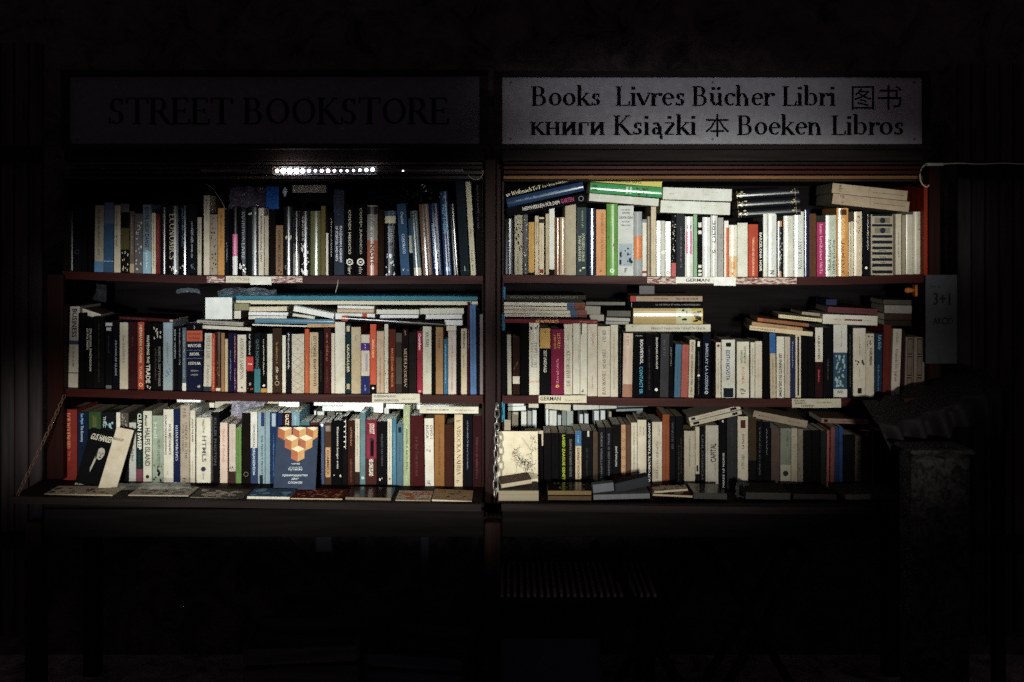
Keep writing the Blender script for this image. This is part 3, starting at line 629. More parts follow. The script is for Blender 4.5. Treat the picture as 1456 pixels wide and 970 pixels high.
row(baseB, 'top right shelf', '''
717 730.6 311;101014*;black|book with blue-grey type;m,.25,.9,6a7c90,.25,.1 m,.35,.9,5f7488,.2,-.15
731.5 743 306;a59c88;grey-cream|book with a sooty blotch;g,.04,.6,2c2624,30 m,.65,.95,5a5044,.35
743.4 751 305;141215*;black and silver|streaky book;g,.05,1,c9c6bf,16
751.4 760 316;c79a4a;mustard|book with a dark foot;b,.96,1,1c1712 m,.1,.6,9a7030,.3
760.4 766 307;cdb998;cream|slim book;m,.1,.5,4a4034,.4
766.4 773.7 309;d2c3a2;cream|book with a red label at its foot;b,.03,.1,2b2a2e b,.9,.97,8c2c30,.8 m,.2,.8,8f8470,.25
775.8 780.5 304;c6b390;cream|sliver of a book;m,.1,.8,6d6048,.3
780.8 788.6 295;e2e3dc;white|book with a black foot;b,.92,1,17171a m,.1,.6,c0c0b8,.3
789 796.2 309;7e4a24*;copper|glossy book
796.4 803 309;b49a78*;gold and cream|glossy book;g,.05,.95,e8ddc8,14
803.5 819 290;b3a88f#;broad stone-coloured|plain book
820 834 295;3b4a4c;grey-green|book with two cream title lines;T,.38,.8,c9c6ae,DE_PYRAMIDENS_ARVINGER,.28,.16 T,.42,.8,c9c6ae,DAM_SHAEFER,.28,-.2 m,.05,.3,a9ac9c,.22,.1 g,.88,.95,e6e4d6,5
834.5 847 296;141f3c*;navy|glossy book;m,.15,.7,6a7ca4,.28 h,.88,9aa8c0,IV,.3
847.5 862 298;d7955a;peach|book reading SONATEN DES GESCHEHENS;U,.05,.78,70502f,SONATEN_DES_GESCHEHENS,.24,.1 h,.93,70502f,D,.2
862.5 878 290;5b9a35*;bright green|glossy book;m,.03,.3,bfe0a0,.2 g,.45,.7,8a4a20,5 o,.93,dff0d0,.2,.1
878.5 901 292.5;c9cfce#;broad white|volume reading LEXIKON with a small figure;h,.06,55585c,DAS_GROSSE,.6 h,.105,55585c,ARZNEI,.5 h,.17,3a3c40,LEXIKON,.86 h,.23,4a4c50,NATUR,.5 h,.28,4a4c50,HEILKUNDE,.6 b,.54,.86,9fb0bc,.86 g,.6,.84,23314a,12 h,.92,20242c,F,.16
901.5 912.7 301;9a9fa4*;grey|book with an orange band;b,.38,.74,d8793a m,.4,.72,e8b080,.3
913.2 919.5 312;dcdcd2;white|slim book with a red foot;b,0,.06,7c93a6 b,.91,.95,a02c3c
919.7 925.3 308;7f6d58;brown striped|sliver of a book;b,0,1,d2c6ac,.2 
925.6 933 294;cbbda2;beige|tall slim book;m,.3,.85,a08c70,.3
933.4 939.4 314;dfe2dc*;white|slim book
939.7 945.6 314;ccd0ca;pale grey|slim book with a white tag;b,.54,.6,eceee8
946 953.8 315;dde0d8*;white|book with a ring emblem at its foot;o,.93,606468,.3,.2
954.4 961.2 305;17161a;black|book mottled white with a red foot;g,.02,.75,d8d4d0,30 b,.78,1,c45a5c
961.6 973.2 304.5;2e3136;charcoal|book with grey title line;m,.2,.85,8a8e8c,.28,.1
974 985.4 308;d5d8d2*;white|book with a pink label;b,.14,.21,9aa0a0,.6 b,.24,.62,d978a4,.76 U,.28,.58,fbe6ee,CONNAITRE,.3 m,.66,.95,b8bcb8,.25
986 991.4 305;86b48c;pale green|slim book
992 998.4 308;17151a;black|book with white stripes;b,.1,.18,e6e4e0,.8 b,.23,.29,e6dfe0,.8 b,.8,.85,e6e4e0,.8 b,.88,.92,e6e4e0,.8 b,.94,.98,e6e4e0,.8
998.8 1010 309;dadedc*;white|glossy book
1010.5 1020 306.5;d0d4cf*;white|book reading LIEBE 5;u,.08,.44,8e9290,LIEBE,.5 u,.55,.62,7a7e7c,5,.5
1020.5 1028.8 309.5;a3a2a0;grey|book speckled at the edge;g,.2,.98,6c686a,14
1029.4 1036 314;d8602e;orange|slim book with a cream half;b,0,1,e9e2d2,.5,-.25 b,0,.12,e9ebe6
1036.5 1048 320;e3dccb*;cream|book with an orange letter K;b,.6,1,dfb981 h,.94,b8591e,K,.4 h,.82,c87c34,III,.4 h,.74,c87c34,III,.4
1048.4 1063 317 0;d9dacc#;ivory|plain book
1064 1078 319;b83e1e;red-orange|book with grey type;t,.25,.98,e0b090,THEOLOGIE_DES_NEUEN_BUNDES,.22,0
1078.6 1084.4 315;131215;black|slim book with white capitals;t,.2,.9,e6e4dc,BARCELONA_NOIR,.6
1085 1091 304;dde1da*;white|slim book
1091.4 1104 303.5;d4dad6*;white|book with a numeral 2 at its foot;u,.9,.96,23262c,N,.5 m,.3,.85,9aa0a0,.2
1104.4 1113.6 314.5;1a1a20*;black|glossy book with orange flecks;b,0,.1,c88444,.6 g,.2,.7,b4b8bc,12 b,.9,1,d0906c,.4 m,.55,.8,e0dccc,.4
1114 1127.8 307;d2d2c4*;off-white|book with four grey lines at its head;m,.05,.2,90928a,.15,-.2 m,.05,.25,90928a,.15 m,.05,.2,90928a,.15,.2
1128.2 1143 301;d6dcd8*;tall white|book reading KOSTOLANY;U,.45,.88,4a4e50,KOSTOLANY,.42,.1 m,.05,.5,aab0ae,.2
1143.4 1150.4 298;15204a*;navy|slim glossy book
1150.7 1160.6 304;5d3a25;brown|book with dark type;m,.2,.8,2c1810,.36
1161.3 1173.4 316;a81f5e;magenta|book with pink script;T,.03,.95,e8a8c8,jaune_bergheisner_miste,.4
1174 1189 306;b9c4b2*;sage|book with two dark script lines;U,.38,.9,26302a,High_Energy,.34,-.2 U,.4,.95,26302a,Hamish_in_London,.3,.24
1189.6 1206 296;d5953e*;orange|book with a dark picture at its head;b,.02,.1,4a3018,.7 t,.15,.45,e8c080,GOETHE,.3 t,.5,.95,8a5a1c,J_U_N_I_U_S,.3
1206.6 1209.6 316;d9cbae;cream|sliver of a book
1209.9 1214 315;d5c6ac;cream|slim book with a tiny mark;g,.85,.9,50402c,2
1214.4 1225.6 301;d0bca0*;cream|glossy book with small black pictures;g,.06,.35,2f2724,12
1226 1237.6 300;121318;black|book with a slim white title;m,.05,.6,d0cec4,.22,.2 o,.88,e6e4dc,.16
1238.4 1270 305 0;a79c86#;very wide|volume banded navy and stone;b,0,.03,1a2030,.92 b,.05,.145,7d7666,.7 o,.1,1a2030,.13 b,.16,.2,1a2030,.92 b,.22,.31,7d7666,.7 o,.265,1a2030,.13 b,.34,.385,1a2030,.92 b,.43,.48,1a2030,.92 b,.53,.575,1a2030,.92 b,.62,.665,1a2030,.92 b,.72,.765,1a2030,.92 b,.81,.86,1a2030,.92 b,.92,.97,1a2030,.92 h,.6,3a3630,HISTORIA,.36 h,.7,3a3630,POLSKA,.3 h,.79,3a3630,TOM_II,.26
1270.4 1273 304;6d6054;brown|sliver of a book
1273.3 1282.3 304.6;c9bfa8;cream|book with a rubbed title;m,.3,.7,6a6254,.3
1282.6 1287.6 306;a09078;brown-cream|sliver of a book
1288 1298 305;cbc3ae*;cream|glossy book;l,.58,8d8570,.003
1298.5 1310.8 301;cdc4ae*;cream|glossy book with small dark type;m,.03,.3,4f483c,.2,.15
''')
baseC = [(95, 551), (280, 556), (380, 558.5), (480, 559.5), (690, 561)]
row(baseC, 'middle left shelf', '''
96.5 110.6 436 3;b9b2a2;grey-white|leaning book reading BUSINESS;t,.03,.38,22222a,BUSINESS,.5 b,.42,.47,3c4466 m,.5,.75,5a5650,.25 l,.82,50282c,.01
111.2 120.5 445;0e0d0e;black|book
121 132.4 451;0f0e0e;black|book reading STRUKTURAL INVESTIGATION OF POLYMERS;t,.16,.76,cfc8b8,STRUKTURAL_INVESTIGATION,.26,.18 t,.16,.46,cfc8b8,OF_POLYMERS,.26,-.2
132.8 148.6 450;121110;black|book with a faint gold line;m,.1,.9,4c4436,.18
149.5 159.8 459;111116;black|book with a white head and foot;b,0,.05,c4c6c6 b,.07,.12,b4b8bc,.7 b,.95,1,6a6c70,.8 m,.2,.45,50545c,.25
160.2 169.6 460;0e1018;blue-black|book with spaced pale letters;t,.25,.8,8a92a0,ARCANUM_GUIDE,.3
170 182 458.7;cac3ac;cream|book;m,.2,.6,7a7460,.34
182.4 195 458;3b151a;maroon|book;m,.22,.34,70464a,.3
195.6 205 458;b8452a;vermilion|book with cream capitals;t,.04,.6,e8c8a0,HERMANN_CONEN,.42 t,.65,.85,d8b08c,TURIZ,.36 o,.93,e8c090,.3,.2
205.5 215.8 460;0f0f0f;black|book reading MASTERING THE TRADE;t,.18,.6,d8d4c4,MASTERING_THE,.36 t,.62,.9,d8d4c4,TRADE,.6 g,.93,.99,c8c4b8,5
216.2 231.6 459.6;100f11;black|book with two pale figures;g,.04,.25,c8beac,9 t,.35,.95,8f8c88,SUBETA_SEPTEMBER,.22,.18 m,.38,.85,7a6a58,.18,-.15
232 245.4 458.7;93a9b6#;pale blue|book;m,.3,.6,5c7482,.22 g,.62,.8,5f8496,10
245.8 252.4 464;0e0e12;black|slim book with white type;m,.05,.5,d0d0cc,.35
252.8 258.6 463;12131a;navy-black|slim book with grey type;m,.05,.6,98a0a8,.4
258.9 264.8 466;53646f;grey-blue|slim book with a white foot;b,.88,1,d8dcd8 m,.05,.8,c8d0d4,.3
265.2 288 459.6;151b38;wide navy|dictionary reading MAGYAR ANGOL SZÓTÁR under an orange band;b,0,.11,101014 b,.11,.27,c4502a m,.04,.08,c8c8c0,.1 h,.16,5a1c10,ORSZAGH,.8 h,.22,5a1c10,FUTASZ,.7 h,.33,e4e0d0,MAGYAR,.84,.045,1 l,.4,8f98ac,.003 h,.455,e4e0d0,ANGOL,.64,.045,1 l,.52,8f98ac,.003 h,.59,e4e0d0,SZÓTÁR,.8,.05,1 h,.7,a8a498,ORSZÁGH,.5 h,.76,a8a498,LÁSZLÓ,.44 g,.9,.95,a8a498,2
289 300.4 474 2;cac6b6;white|book reading HIDELINE;T,.04,.45,8f9490,HIDELINE,.45 T,.55,.9,70747a,FANGOO,.3 b,.92,1,2b3540
300.8 306 474.5;b4371f;red-orange|slim book;m,.08,.95,f0c890,.4
306.4 314 472;3b1f16*;chestnut|glossy book;g,.4,1,9c5a34,10 b,.94,.99,d8ceb4,.9
314.3 319.4 473.6;9a7448;tan|slim book
319.7 324 482;c9b48c;cream|short slim book
324.5 331.5 473.6;141838;navy|book;m,.3,.8,8890b8,.3
331.8 336.6 474;3a1648;purple|slim book with gold type;m,.05,.5,d8a860,.4 m,.6,.95,d0a0d0,.3
337.4 350 476;d3ccba;white|book reading ANTHONY SAMPSON;T,.05,.78,3f3e40,ANTHONY_SAMPSON,.42 o,.92,6a6a6a,.12
350.4 360.6 473.6;131113;black|book with a red square;m,.02,.36,dcd8d0,.36 b,.4,.64,c42a24,.96 h,.52,f4e0d0,Aida,.6 h,.86,e0dcd0,C,.3 g,.93,.96,d04030,4
361.2 370.4 474;131a1c;black and teal|book reading NOMAD;b,.6,1,2f7c88 t,.1,.28,5c7474,QAZ,.5 t,.3,.62,50777c,NOMAD,.5
370.8 379.4 474;0f0f10;black|book with a mustard foot;b,.93,1,c88f24 m,.1,.7,dcd8c8,.25 o,.88,e4e0d0,.2
379.8 387.2 475;d3d6c8;ivory|book;g,.88,.94,5a8c7c,3
387.8 400.6 466.6;3d2a20#;dark brown|book with gilt type;m,.22,.55,a08458,.3 m,.6,.78,d8ceb8,.35 o,.85,a08c6c,.26,.18
401.2 406.4 477;dcdccc;white|slim book;g,.9,.95,202020,2
406.8 414.4 472;15161f;black|book with a white title;m,.02,.6,dcdcd8,.4
415 432.6 475;c8c1ae#;wide patterned|book with a lattice of diamonds;l,.17,8c8474,.004 l,.33,8c8474,.004 l,.76,8c8474,.004 x,.02,.16,6e675a,1 x,.35,.74,6e675a,3 x,.78,.98,6e675a,2 m,.22,.3,77705f,.18
433.2 439.6 468;c2541f;orange|slim book;m,.4,.9,e89860,.2
440 452.6 472.7;c2ab86;tan|book with dark Cyrillic capitals;t,.06,.88,33291e,ІСТОКІЕ_ВНИТУХУЛ,.34,.12 m,.1,.4,5a4a36,.16,-.25
453 460.2 472;141113;black|book;m,.3,.8,40383c,.3
460.6 470.6 466.6;43191a#;oxblood|book with copper type;m,.08,.5,9c5a44,.4 m,.6,.9,70382e,.3
471 476 474;d5cdbb;cream|slim book with two dark slashes;g,.5,.56,3a2a28,2 g,.76,.8,3a2a28,2
476.5 490.6 458;d8d6c6#;broad white|plain book
491.2 499 460.5;16323c;dark teal|book with oval badges;b,.03,.11,c8bc98,.6 t,.3,.7,d8d0b0,LAUCULLIER,.45 b,.86,.94,b8ac84,.6
499.6 513 465;c0b08c#;beige|book;m,.12,.2,8c7c5c,.3
513.4 525.6 476;cfc8b8;cream|book with a purple label and blue foot;b,.14,.27,4a2a84 b,.7,1,232f6e b,.32,.62,a8a4b0,.3,.15 m,.16,.24,e0d0f0,.2 m,.85,.95,a8b0e0,.2
526.2 534.8 461;d4502a;orange-red|book with a black foot;b,.87,1,151317 t,.22,.48,f0c090,SMASHING_BUREAU,.4 o,.92,f0f0ec,.2
535.4 546 471;c6a98e;blush|book with sparse dark type;m,.42,.98,5a4030,.2
546.5 552.2 461;cfcbb8;cream|slim book with black blots;g,.5,.98,16130f,18
552.8 562.5 468;5d2318;russet|book with copper capitals;t,.3,.9,b07040,MACEDONIA_MILNOR,.36
562.9 571.7 473.6;34302c;charcoal banded|book;b,0,.15,55524c b,.4,.84,4f4c46
572 581 468;1e1416;brown-black|book reading MEDDLING;T,.3,.9,b8a888,MEDDLINGSAVV,.44 m,.02,.08,9c7a5c,.4
581.4 592.4 473;241d1f;charcoal|plain book
592.9 600.8 471;9e1a38;crimson|slim book with white type;t,.04,.3,f4dcdc,Controllerin,.5 m,.34,.5,3a1014,.4 o,.96,e0808c,.26
601.2 613.6 464;d1d1bf;ivory|book with grey capitals;t,.08,.3,6c6c64,XAI_DAN,.4 m,.35,.7,aaaa9c,.2
614 619 466;121113;black|slim book
619.5 630 465;a8804f;caramel|book;m,.1,.3,644424,.42
630.4 636.8 482.4;2a6a92;bright blue|short slim book;m,.1,.8,a0d0e0,.3
637.2 648.8 471;d2c6c0;pinkish white|book;m,.1,.95,8c8480,.26
649.2 655 465;131215;black|slim book
655.5 664 467.5;cabfa4;cream|book with dark type;t,.04,.3,2c2820,PERUN,.34 m,.4,.6,4c463a,.3
664.4 667.8 430;431820;maroon|tall sliver of a book;m,.3,.5,d8a0a8,.3
668.8 677.6 434 -1;4a74ae;cornflower blue|tall leaning book;m,.05,.9,3a5c90,.3
678 681.8 440;141018;black|tall sliver of a book
682.2 686.8 447;7c7478;mauve-grey|tall slim book
''', dmax=.15)
baseD = [(705, 561), (767, 561.5), (880, 564.5), (1000, 565.5), (1100, 566), (1320, 563)]
row(baseD, 'middle right shelf', '''
706 720.6 470;0e0f14;black|book in deep shade
721.6 727.6 476 -1;a8a698;grey-white|thin leaning book
729 739 480;2b1a16;dark brown|book with a white label;b,.68,.81,c9c4b4 g,.4,.66,5d4438,12
739.6 751.4 461;0d0c0f;black|plain book
752.4 766.8 459;d5d3c4*;white|book reading JOHANNES PAUL II with a red line;U,.28,.62,5a5a54,JOHANNES_PAUL_II,.28,-.2 U,.26,.62,5a5a54,UND_ÖSTERREICH,.28,.15 l,.81,b05048,.006 l,.825,b05048,.003 g,.04,.1,2a3030,4
767.4 783 467;121115;black|book with a yellow square;b,0,.3,c9a04a,.94 t,.33,.66,c8c4b8,ZEIT_UNSCHULD,.28 h,.05,3c3220,Б,.14
783.6 801.4 468;7c1440;plum red|book with gold capitals;U,.06,.3,d09a4c,ATWOOD,.24,.12 U,.08,.3,d09a4c,MARGARET,.18,-.2 U,.45,.82,d888a0,Oliver_und_Lukretia,.2 o,.86,e0b060,.13,.06
802 814 461;cfcab8;cream|book reading DIE HABSBURGER;U,.36,.87,4f4c44,DIE_HABSBURGER,.44 m,.1,.34,8a8678,.18
814.6 824.6 459.5;d0cfc0;white|book;m,.3,.6,8c8c80,.16,.3
824.9 835 459.5;d3d2c4;white|book with a black bar and triangle;b,0,.16,191a1c,.2,-.35 g,.9,.95,18181a,3
835.4 849.4 461;cfc9ba;ivory|book with reddish script;U,.1,.3,a06058,Geschlecht,.3 m,.72,.9,90887c,.18
850 867.6 464;d2cbb9;cream|book reading JEAN MONNET MEMOIRES;U,.63,.97,2c2b28,JEAN_MONNET,.3 U,.33,.6,5c5850,MEMOIRES,.26 U,.05,.22,2c2b28,FAYARD,.28
868 878.8 462;cdc8b6;ivory|book with small type;m,.1,.9,8a8678,.2
879.2 884.6 466;0f0e13;black|slim book with dotted type;m,.1,.95,8d8c94,.2
885 898.6 474 1.5;d1b9a6*;peach|book darker at its foot;b,.8,1,a8765c m,.03,.2,86705f,.3
899.4 917.8 474;0f0f15;wide black|book with white and cyan capitals;t,.1,.48,dcdcdc,ROUVEYROL,.24,.2 t,.52,.95,4c9cb8,CONTACT_ER,.26,.16 h,.04,a8a8a4,FOLLARD,.5
918.3 928.4 474;101015;black|book;m,.2,.9,383840,.3
928.8 937.4 475;0f0f12;black|book with a white title and dot;t,.05,.55,d4d2c8,ZEICHNUNG_AUS_HAHN,.3,.1 o,.88,e4e4dc,.26
938 950.4 475 1.5;3b3d44;charcoal|leaning book;m,.1,.35,6a6c74,.5
951 957.6 476;101015;black|slim book;m,.2,.5,a8a8a4,.24
958.4 967.6 490 2;3d6f8f;steel blue|leaning book;m,.1,.7,2c5068,.2
968 978 490.4 2;b0564e;salmon|leaning book;m,.05,.12,40181c,.3
978.6 987 483.5 2;c9c0aa;cream|leaning book with a line of capitals;t,.04,.96,6f685a,KUNST_DES_ERINNERNS_DER_WELT,.36
989 998 483;0f0f12;black|book with a white block at its head;b,.03,.12,dcdcd4,.4 m,.2,.95,8a8a8c,.25 o,.62,e4e4dc,.18
998.6 1010 474 1;0d1122;blue-black|book reading RHIN ET LOIRE;t,.16,.88,9aa4b4,BARCLAY_LA_LOZERE,.34 o,.92,b8c0b8,.22,.1
1017.8 1025 487;cfcaba;cream|slim book with a red dot;o,.06,8c2c2c,.3 m,.3,.85,7c786c,.25
1026 1045 483;cfd2ca#;wide white|book with bold blue capitals and a dark picture;t,.18,.7,16448e,EDITH_NOVOTA,.3,-.05 b,.05,.12,1c1c20,.4 m,.76,.8,5a5a58,.1 b,.83,.99,1b222e,.76
1047.6 1065.4 486;cfcdba;wide ivory|book with green lettering;t,.08,.38,3a7a64,CATTANEO_DI,.18,.15 t,.16,.38,3a7a64,NICOLINI,.18,-.12 t,.45,.76,c08c84,ROMA,.24 h,.86,1c1c1c,Plu,.4 h,.92,2c2c2c,Bro,.3
1067 1073.4 487;cbc8b8;cream|slim book;m,.1,.6,8c887a,.3
1073.8 1083.6 485.4;cdc6b4;cream|book with rose type;m,.3,.8,bc8c84,.24
1084.6 1094.6 472;0d0c0f;black|tall book
1095.4 1103.6 474 -1;b8ab8f;beige|book with a bright blue top;b,0,.31,1c5ea6 m,.4,.95,6e6452,.3
1104.2 1115 478.6;cfcdc0;white|book with heavy black capitals;t,.28,.98,1c1c1c,LES_ENFANTS_DU_DEUXIEME,.4 
1115.6 1123.7 479;b8b0a0;grey-beige|book;m,.3,.6,686258,.2
1124.2 1130 481.7;1f2a55;navy|slim book;m,.05,.5,98a4c8,.4
1131 1139 476;c7bfaa;cream-edged|book with a black centre;b,.03,.97,2c2224,.34
1139.5 1148.6 477;0e0d10;black|plain book
1149 1158.4 477;0f0e12;sooty|plain book
1159 1170 466;2c1418;dark red|book with a white upper half;b,0,.49,cfccc2 t,.12,.45,1c1c1c,LA_ISLA_SOTEN,.3 m,.6,.78,d0505c,.3
1170.6 1184.4 466;101014;black|book with grey lines;m,.45,.75,5c6068,.2
1185 1204.6 461.7;2d4c64;wide blue patterned|book with a white top;b,0,.385,c6c6c0 b,.89,1,c6c6be g,.42,.86,8cb4c4,30 m,.03,.3,6a6a66,.12,.1 h,.93,34343a,RIZ,.4
1205.4 1212.4 464;0f1214;black|slim book with a green dot;m,.12,.85,6c7478,.26
1213 1230.8 466.7;cac5b6#;wide cream|book with a small black square;m,.12,.4,6a665c,.12 g,.46,.54,2c2c2c,5 m,.58,.7,7a766c,.12 b,.87,.95,1c1c1e,.34
1231.2 1243 474.5;bfb8a4;stone|book with a black diamond;g,.03,.2,1c1b1a,7 t,.22,.5,2c2a26,WARUMBAN,.34,.1 m,.1,.25,5a564c,.2,-.3
1243.6 1254 475 1;17304e;dark blue|leaning book with pale serif title;T,.02,.25,8ba4bc,Logr_Medic,.44,.1 m,.5,.9,6484a0,.3
1254.6 1266 462 2;5e2018;brick red|leaning book;m,.1,.5,84402c,.2
1266.6 1279 468 3.5;b8b2a2;grey-white|leaning book;m,.05,.25,8c887c,.34 T,.3,.78,44443e,Francis_de_Sales,.3 m,.94,.99,5c5a52,.4
1279.6 1285 470 2;2b1416;dark maroon|leaning book
1286 1298.6 479.6 2;796c5f;grey-brown|book ruled with dark panels;b,.02,.3,2c2622,.6 b,.04,.28,6c6054,.5 b,.32,.66,2c2622,.6 b,.34,.64,6c6054,.5 b,.68,.97,2c2622,.6 b,.7,.95,6c6054,.5
1299 1314.4 479.6 1;7c6f62;broad grey-brown|book ruled with dark panels;b,.02,.3,2c2622,.5 b,.04,.28,6c6054,.42 b,.32,.66,2c2622,.5 b,.34,.64,6c6054,.42 b,.68,.97,2c2622,.5 b,.7,.95,6c6054,.42
''', dmax=.15)
baseE = [(80, 682), (190, 684.5), (250, 686), (450, 689), (690, 692.5)]
row(baseE, 'bottom left shelf', '''
82 89.6 589;1c1014;black|slim book with red flecks;m,.1,.4,a04038,.4 m,.45,.7,6a6c70,.4 o,.95,8a8a8a,.3
90 109.6 582;7c1f17;wide red|book reading BOB WOODWARD;T,.05,.55,c88868,BOB_WOODWARD,.3,-.08 m,.6,.66,b0583c,.24 m,.68,.74,b0583c,.24
110.4 125 586;111d38;navy|book with blue and white type;t,.02,.18,7aa4cc,Sun_Myth,.34,-.1 t,.2,.44,9cb4c8,The_Economy,.34,-.1
125.8 143.6 585.5;2c4a24;dark green|book with tan capitals;t,.06,.22,8a7a4c,LONDON,.34 b,.25,1,101412
144 164.6 586;14171b;black|book reading THE C over a blue cup;t,.06,.22,aab4b4,THE_C,.2,-.25 g,.14,.24,7fb4c4,6
165 171 586.5;d5d2c4;white|slim book
171.4 182.6 587;4f4b46;grey map-covered|book;g,.02,.3,9a948a,16 b,.3,1,151417 g,.16,.3,1c1a1c,10
183 193.4 601;b4b9b6;grey-white|book;t,.06,.66,5a6060,A_L_Kennedy_The_Blue_Book,.4
193.8 203 586;14282a;green-black|book reading CLEAN SWEEP with a rose foot;t,.02,.54,e0e0d4,CLEAN_SWEEP,.62 b,.82,1,7a3c50 m,.58,.8,4a7078,.3
203.4 216 584.5;c6c8b8;white|book reading HALFIS ISLAND;t,.06,.22,3a4040,Master,.3,-.15 t,.24,.78,38565a,HALFIS_ISLAND,.6 o,.93,202424,.2
216.4 232 591;93a594;sage|book with a dark guitar shape;t,.1,.34,b0beb0,Hell,.3,-.2 t,.35,.78,6d7f72,VELVET_UNDERDOG,.26,.1 g,.74,1,12161c,14 
232.4 246.6 582;d2d2c6*;white|book reading SOIL MECHANICS;t,.08,.62,3a3a36,FOUNDATION_ENGINEERING,.2,-.25 t,.2,.62,4a4a44,SOIL_MECHANICS,.24,.18 m,.85,.9,9c8c80,.4
247 255.8 582;13204a;navy|book reading KELEVEN PERCEPES;T,.22,.7,c8d0e0,KELEVEN_PERCEPES,.36
256.4 269.6 576.6;a79c8c#;greyish beige|book;m,.04,.14,6e6458,.6 T,.22,.7,5c5448,ORDER_IN_THE,.24,.15 T,.24,.6,5c5448,STATE_OF_POWER,.24,-.2 m,.94,.98,5e5648,.6
270 277.6 583.7;cfccbc;ivory|book;t,.12,.44,3a3a38,BOROS_THE_RIVER,.3 m,.7,.9,4a4a48,.2
279 299.5 594 0 -.03;d0cfc0;wide white|book reading HTML5 standing forward;t,.03,.24,8a8a84,Head_First,.18,.02 t,.28,.68,787c80,HTML5,.3,.05 o,.79,2a3a54,.17 m,.85,.95,70706c,.14
300 312 586;121114;black|book with spaced letters;t,.08,.75,50525a,KILLER_PHOTON,.32
312.4 324 601;d0bcb0;white|book with red script and a pink edge;b,0,1,a04048,.06,.46 T,.1,.65,b06450,The_Road_of_the_Road,.32
325.5 335.2 603;c0b6ac;pale|book with a torn brown foot;b,.8,1,3c2824 g,.7,.85,4a3630,6 m,.1,.6,a08880,.2
335.6 343.2 608;608c42;leaf green|book;m,.05,.8,3c6024,.4
343.8 355.8 587;15110f;brown-black|book with a round seal;o,.87,7c7464,.3,.22
356.2 366 586;2c3e66;blue|book with a white top reading HORIZONTAL ORGANIZATION;b,0,.5,d0d4d0 t,.18,.5,6a7884,HORIZONTAL,.36 t,.5,.88,b8c8dc,ORGANIZATION,.36
366.4 376.6 586;88a4b4;pale blue|book with a navy label;b,0,.2,22386a,.5,.2 t,.32,.9,34566c,THE_PERFECT_PRIVATE,.3,.1 b,.88,1,18243c,.5
377 384 586;80a0b2;pale blue|slim book
384.4 394 586;16305c;royal navy|book with a pale label;b,.02,.2,9cb4c8,.6 m,.3,.9,5c7ca8,.2
394.4 402 587;152a54;navy|book
402.4 414.2 587;3a1417;maroon|book reading GAZETTI;t,.02,.26,d8ccb4,GAZETTI,.44
414.6 426 586;6c98ac;sky blue|book;m,.05,.3,a8c8d4,.4
426.6 440 600;2b5a66;teal|book;b,.0,.3,3a7480
440.4 453 601;4f1a1c;dark red|book
453.6 461.4 602;3e5478;dull blue|book with a white dot;o,.03,dce4ec,.3 m,.5,.9,7c90b0,.3
461.8 471 601;4c3426;brown|book with a tan label;b,.05,.14,8c8078,.8 b,.4,.88,c49a68,.8 t,.45,.85,3c2818,EOAMBECK,.4
471.4 486.4 598;0e0e13;wide black|book with white script;t,.1,.75,bcbcb4,Bitterzoete_heuger_areia,.24,.08 g,.84,.88,d4d4cc,2
486.8 494 592;131114;black|book with white dots down it;t,.04,.48,d8d4cc,TTTTTT,.4
494.4 504.4 598;371a16;reddish brown|book;m,.1,.4,b08460,.3 m,.6,.95,905038,.4
504.8 511.6 595.7;c9c4b4;cream|book with a dark folded foot;m,.06,.6,5a5850,.3 b,.8,1,34241e
512 519.6 586.8;5c8490;grey-blue|slim book;g,.1,.4,8c5c94,6 o,.9,a8c8cc,.3
520 535.6 596.6;7a1a34;crimson|book reading JUSTIN SCOTT with a dark portrait;t,.06,.22,e0d0c4,JUSTIN_SCOTT,.6 b,.24,.58,8c2444,.8 b,.3,.56,14141c,.34,.08 o,.3,14141c,.16 b,.6,1,4a2420 t,.6,.86,e4dccc,HIS_LONG_ISLAND,.4
536 550.4 599;111013;black|book;t,.2,.7,484c54,MELDER_LES_VIEWS,.2 g,.88,.93,e4e4dc,2
550.8 557.4 596;cecec0;cream|slim book;m,.05,.8,5c5c54,.3 o,.9,6c6c64,.2
557.8 563.6 594.8;3c7a98;cerulean|slim book;m,.2,.7,8cb8c8,.3
564 573 603;446c84;slate blue|book with a dark badge;b,.05,.14,16242c,.5 m,.3,.6,2c4c60,.3
573.4 583 578;9cae84;pale green|patterned book;g,.02,.98,c8cc9c,30 t,.28,.8,44583c,ARHITEKTURA_CVETJA,.3
583.6 603 591 -1;421518#;wide maroon|cloth book;m,.3,.85,6a3030,.26
604.4 617.4 595 -1;cfcdc4;white|book reading OVO KUCA;t,.1,.3,6c6c68,OVO_I,.3,.25 t,.1,.3,6c6c68,KUCA,.3,-.2 g,.35,.5,909090,5 m,.92,.98,6c6c68,.6
617.8 632 590;8a5c24;ochre|book;m,.14,.85,5c3812,.26
632.4 644.8 603.7;3a1e18#;chocolate|cloth book
646 658 589.5;c9b896;cream|book reading VISOCKA NAHIJA;T,.16,.84,2c2620,VISOCKA_NAHIJA,.52 m,.08,.11,6c6250,.6 m,.91,.94,6c6250,.6
658.6 671.4 590;101016;black|book with thin blue type;m,.08,.75,8490a8,.16
672 684.6 592;2c1216;dark maroon|book;m,.3,.9,703034,.3
''', dmax=.15)
baseF = [(705, 692), (800, 692.5), (930, 694.5), (1100, 696), (1280, 695)]
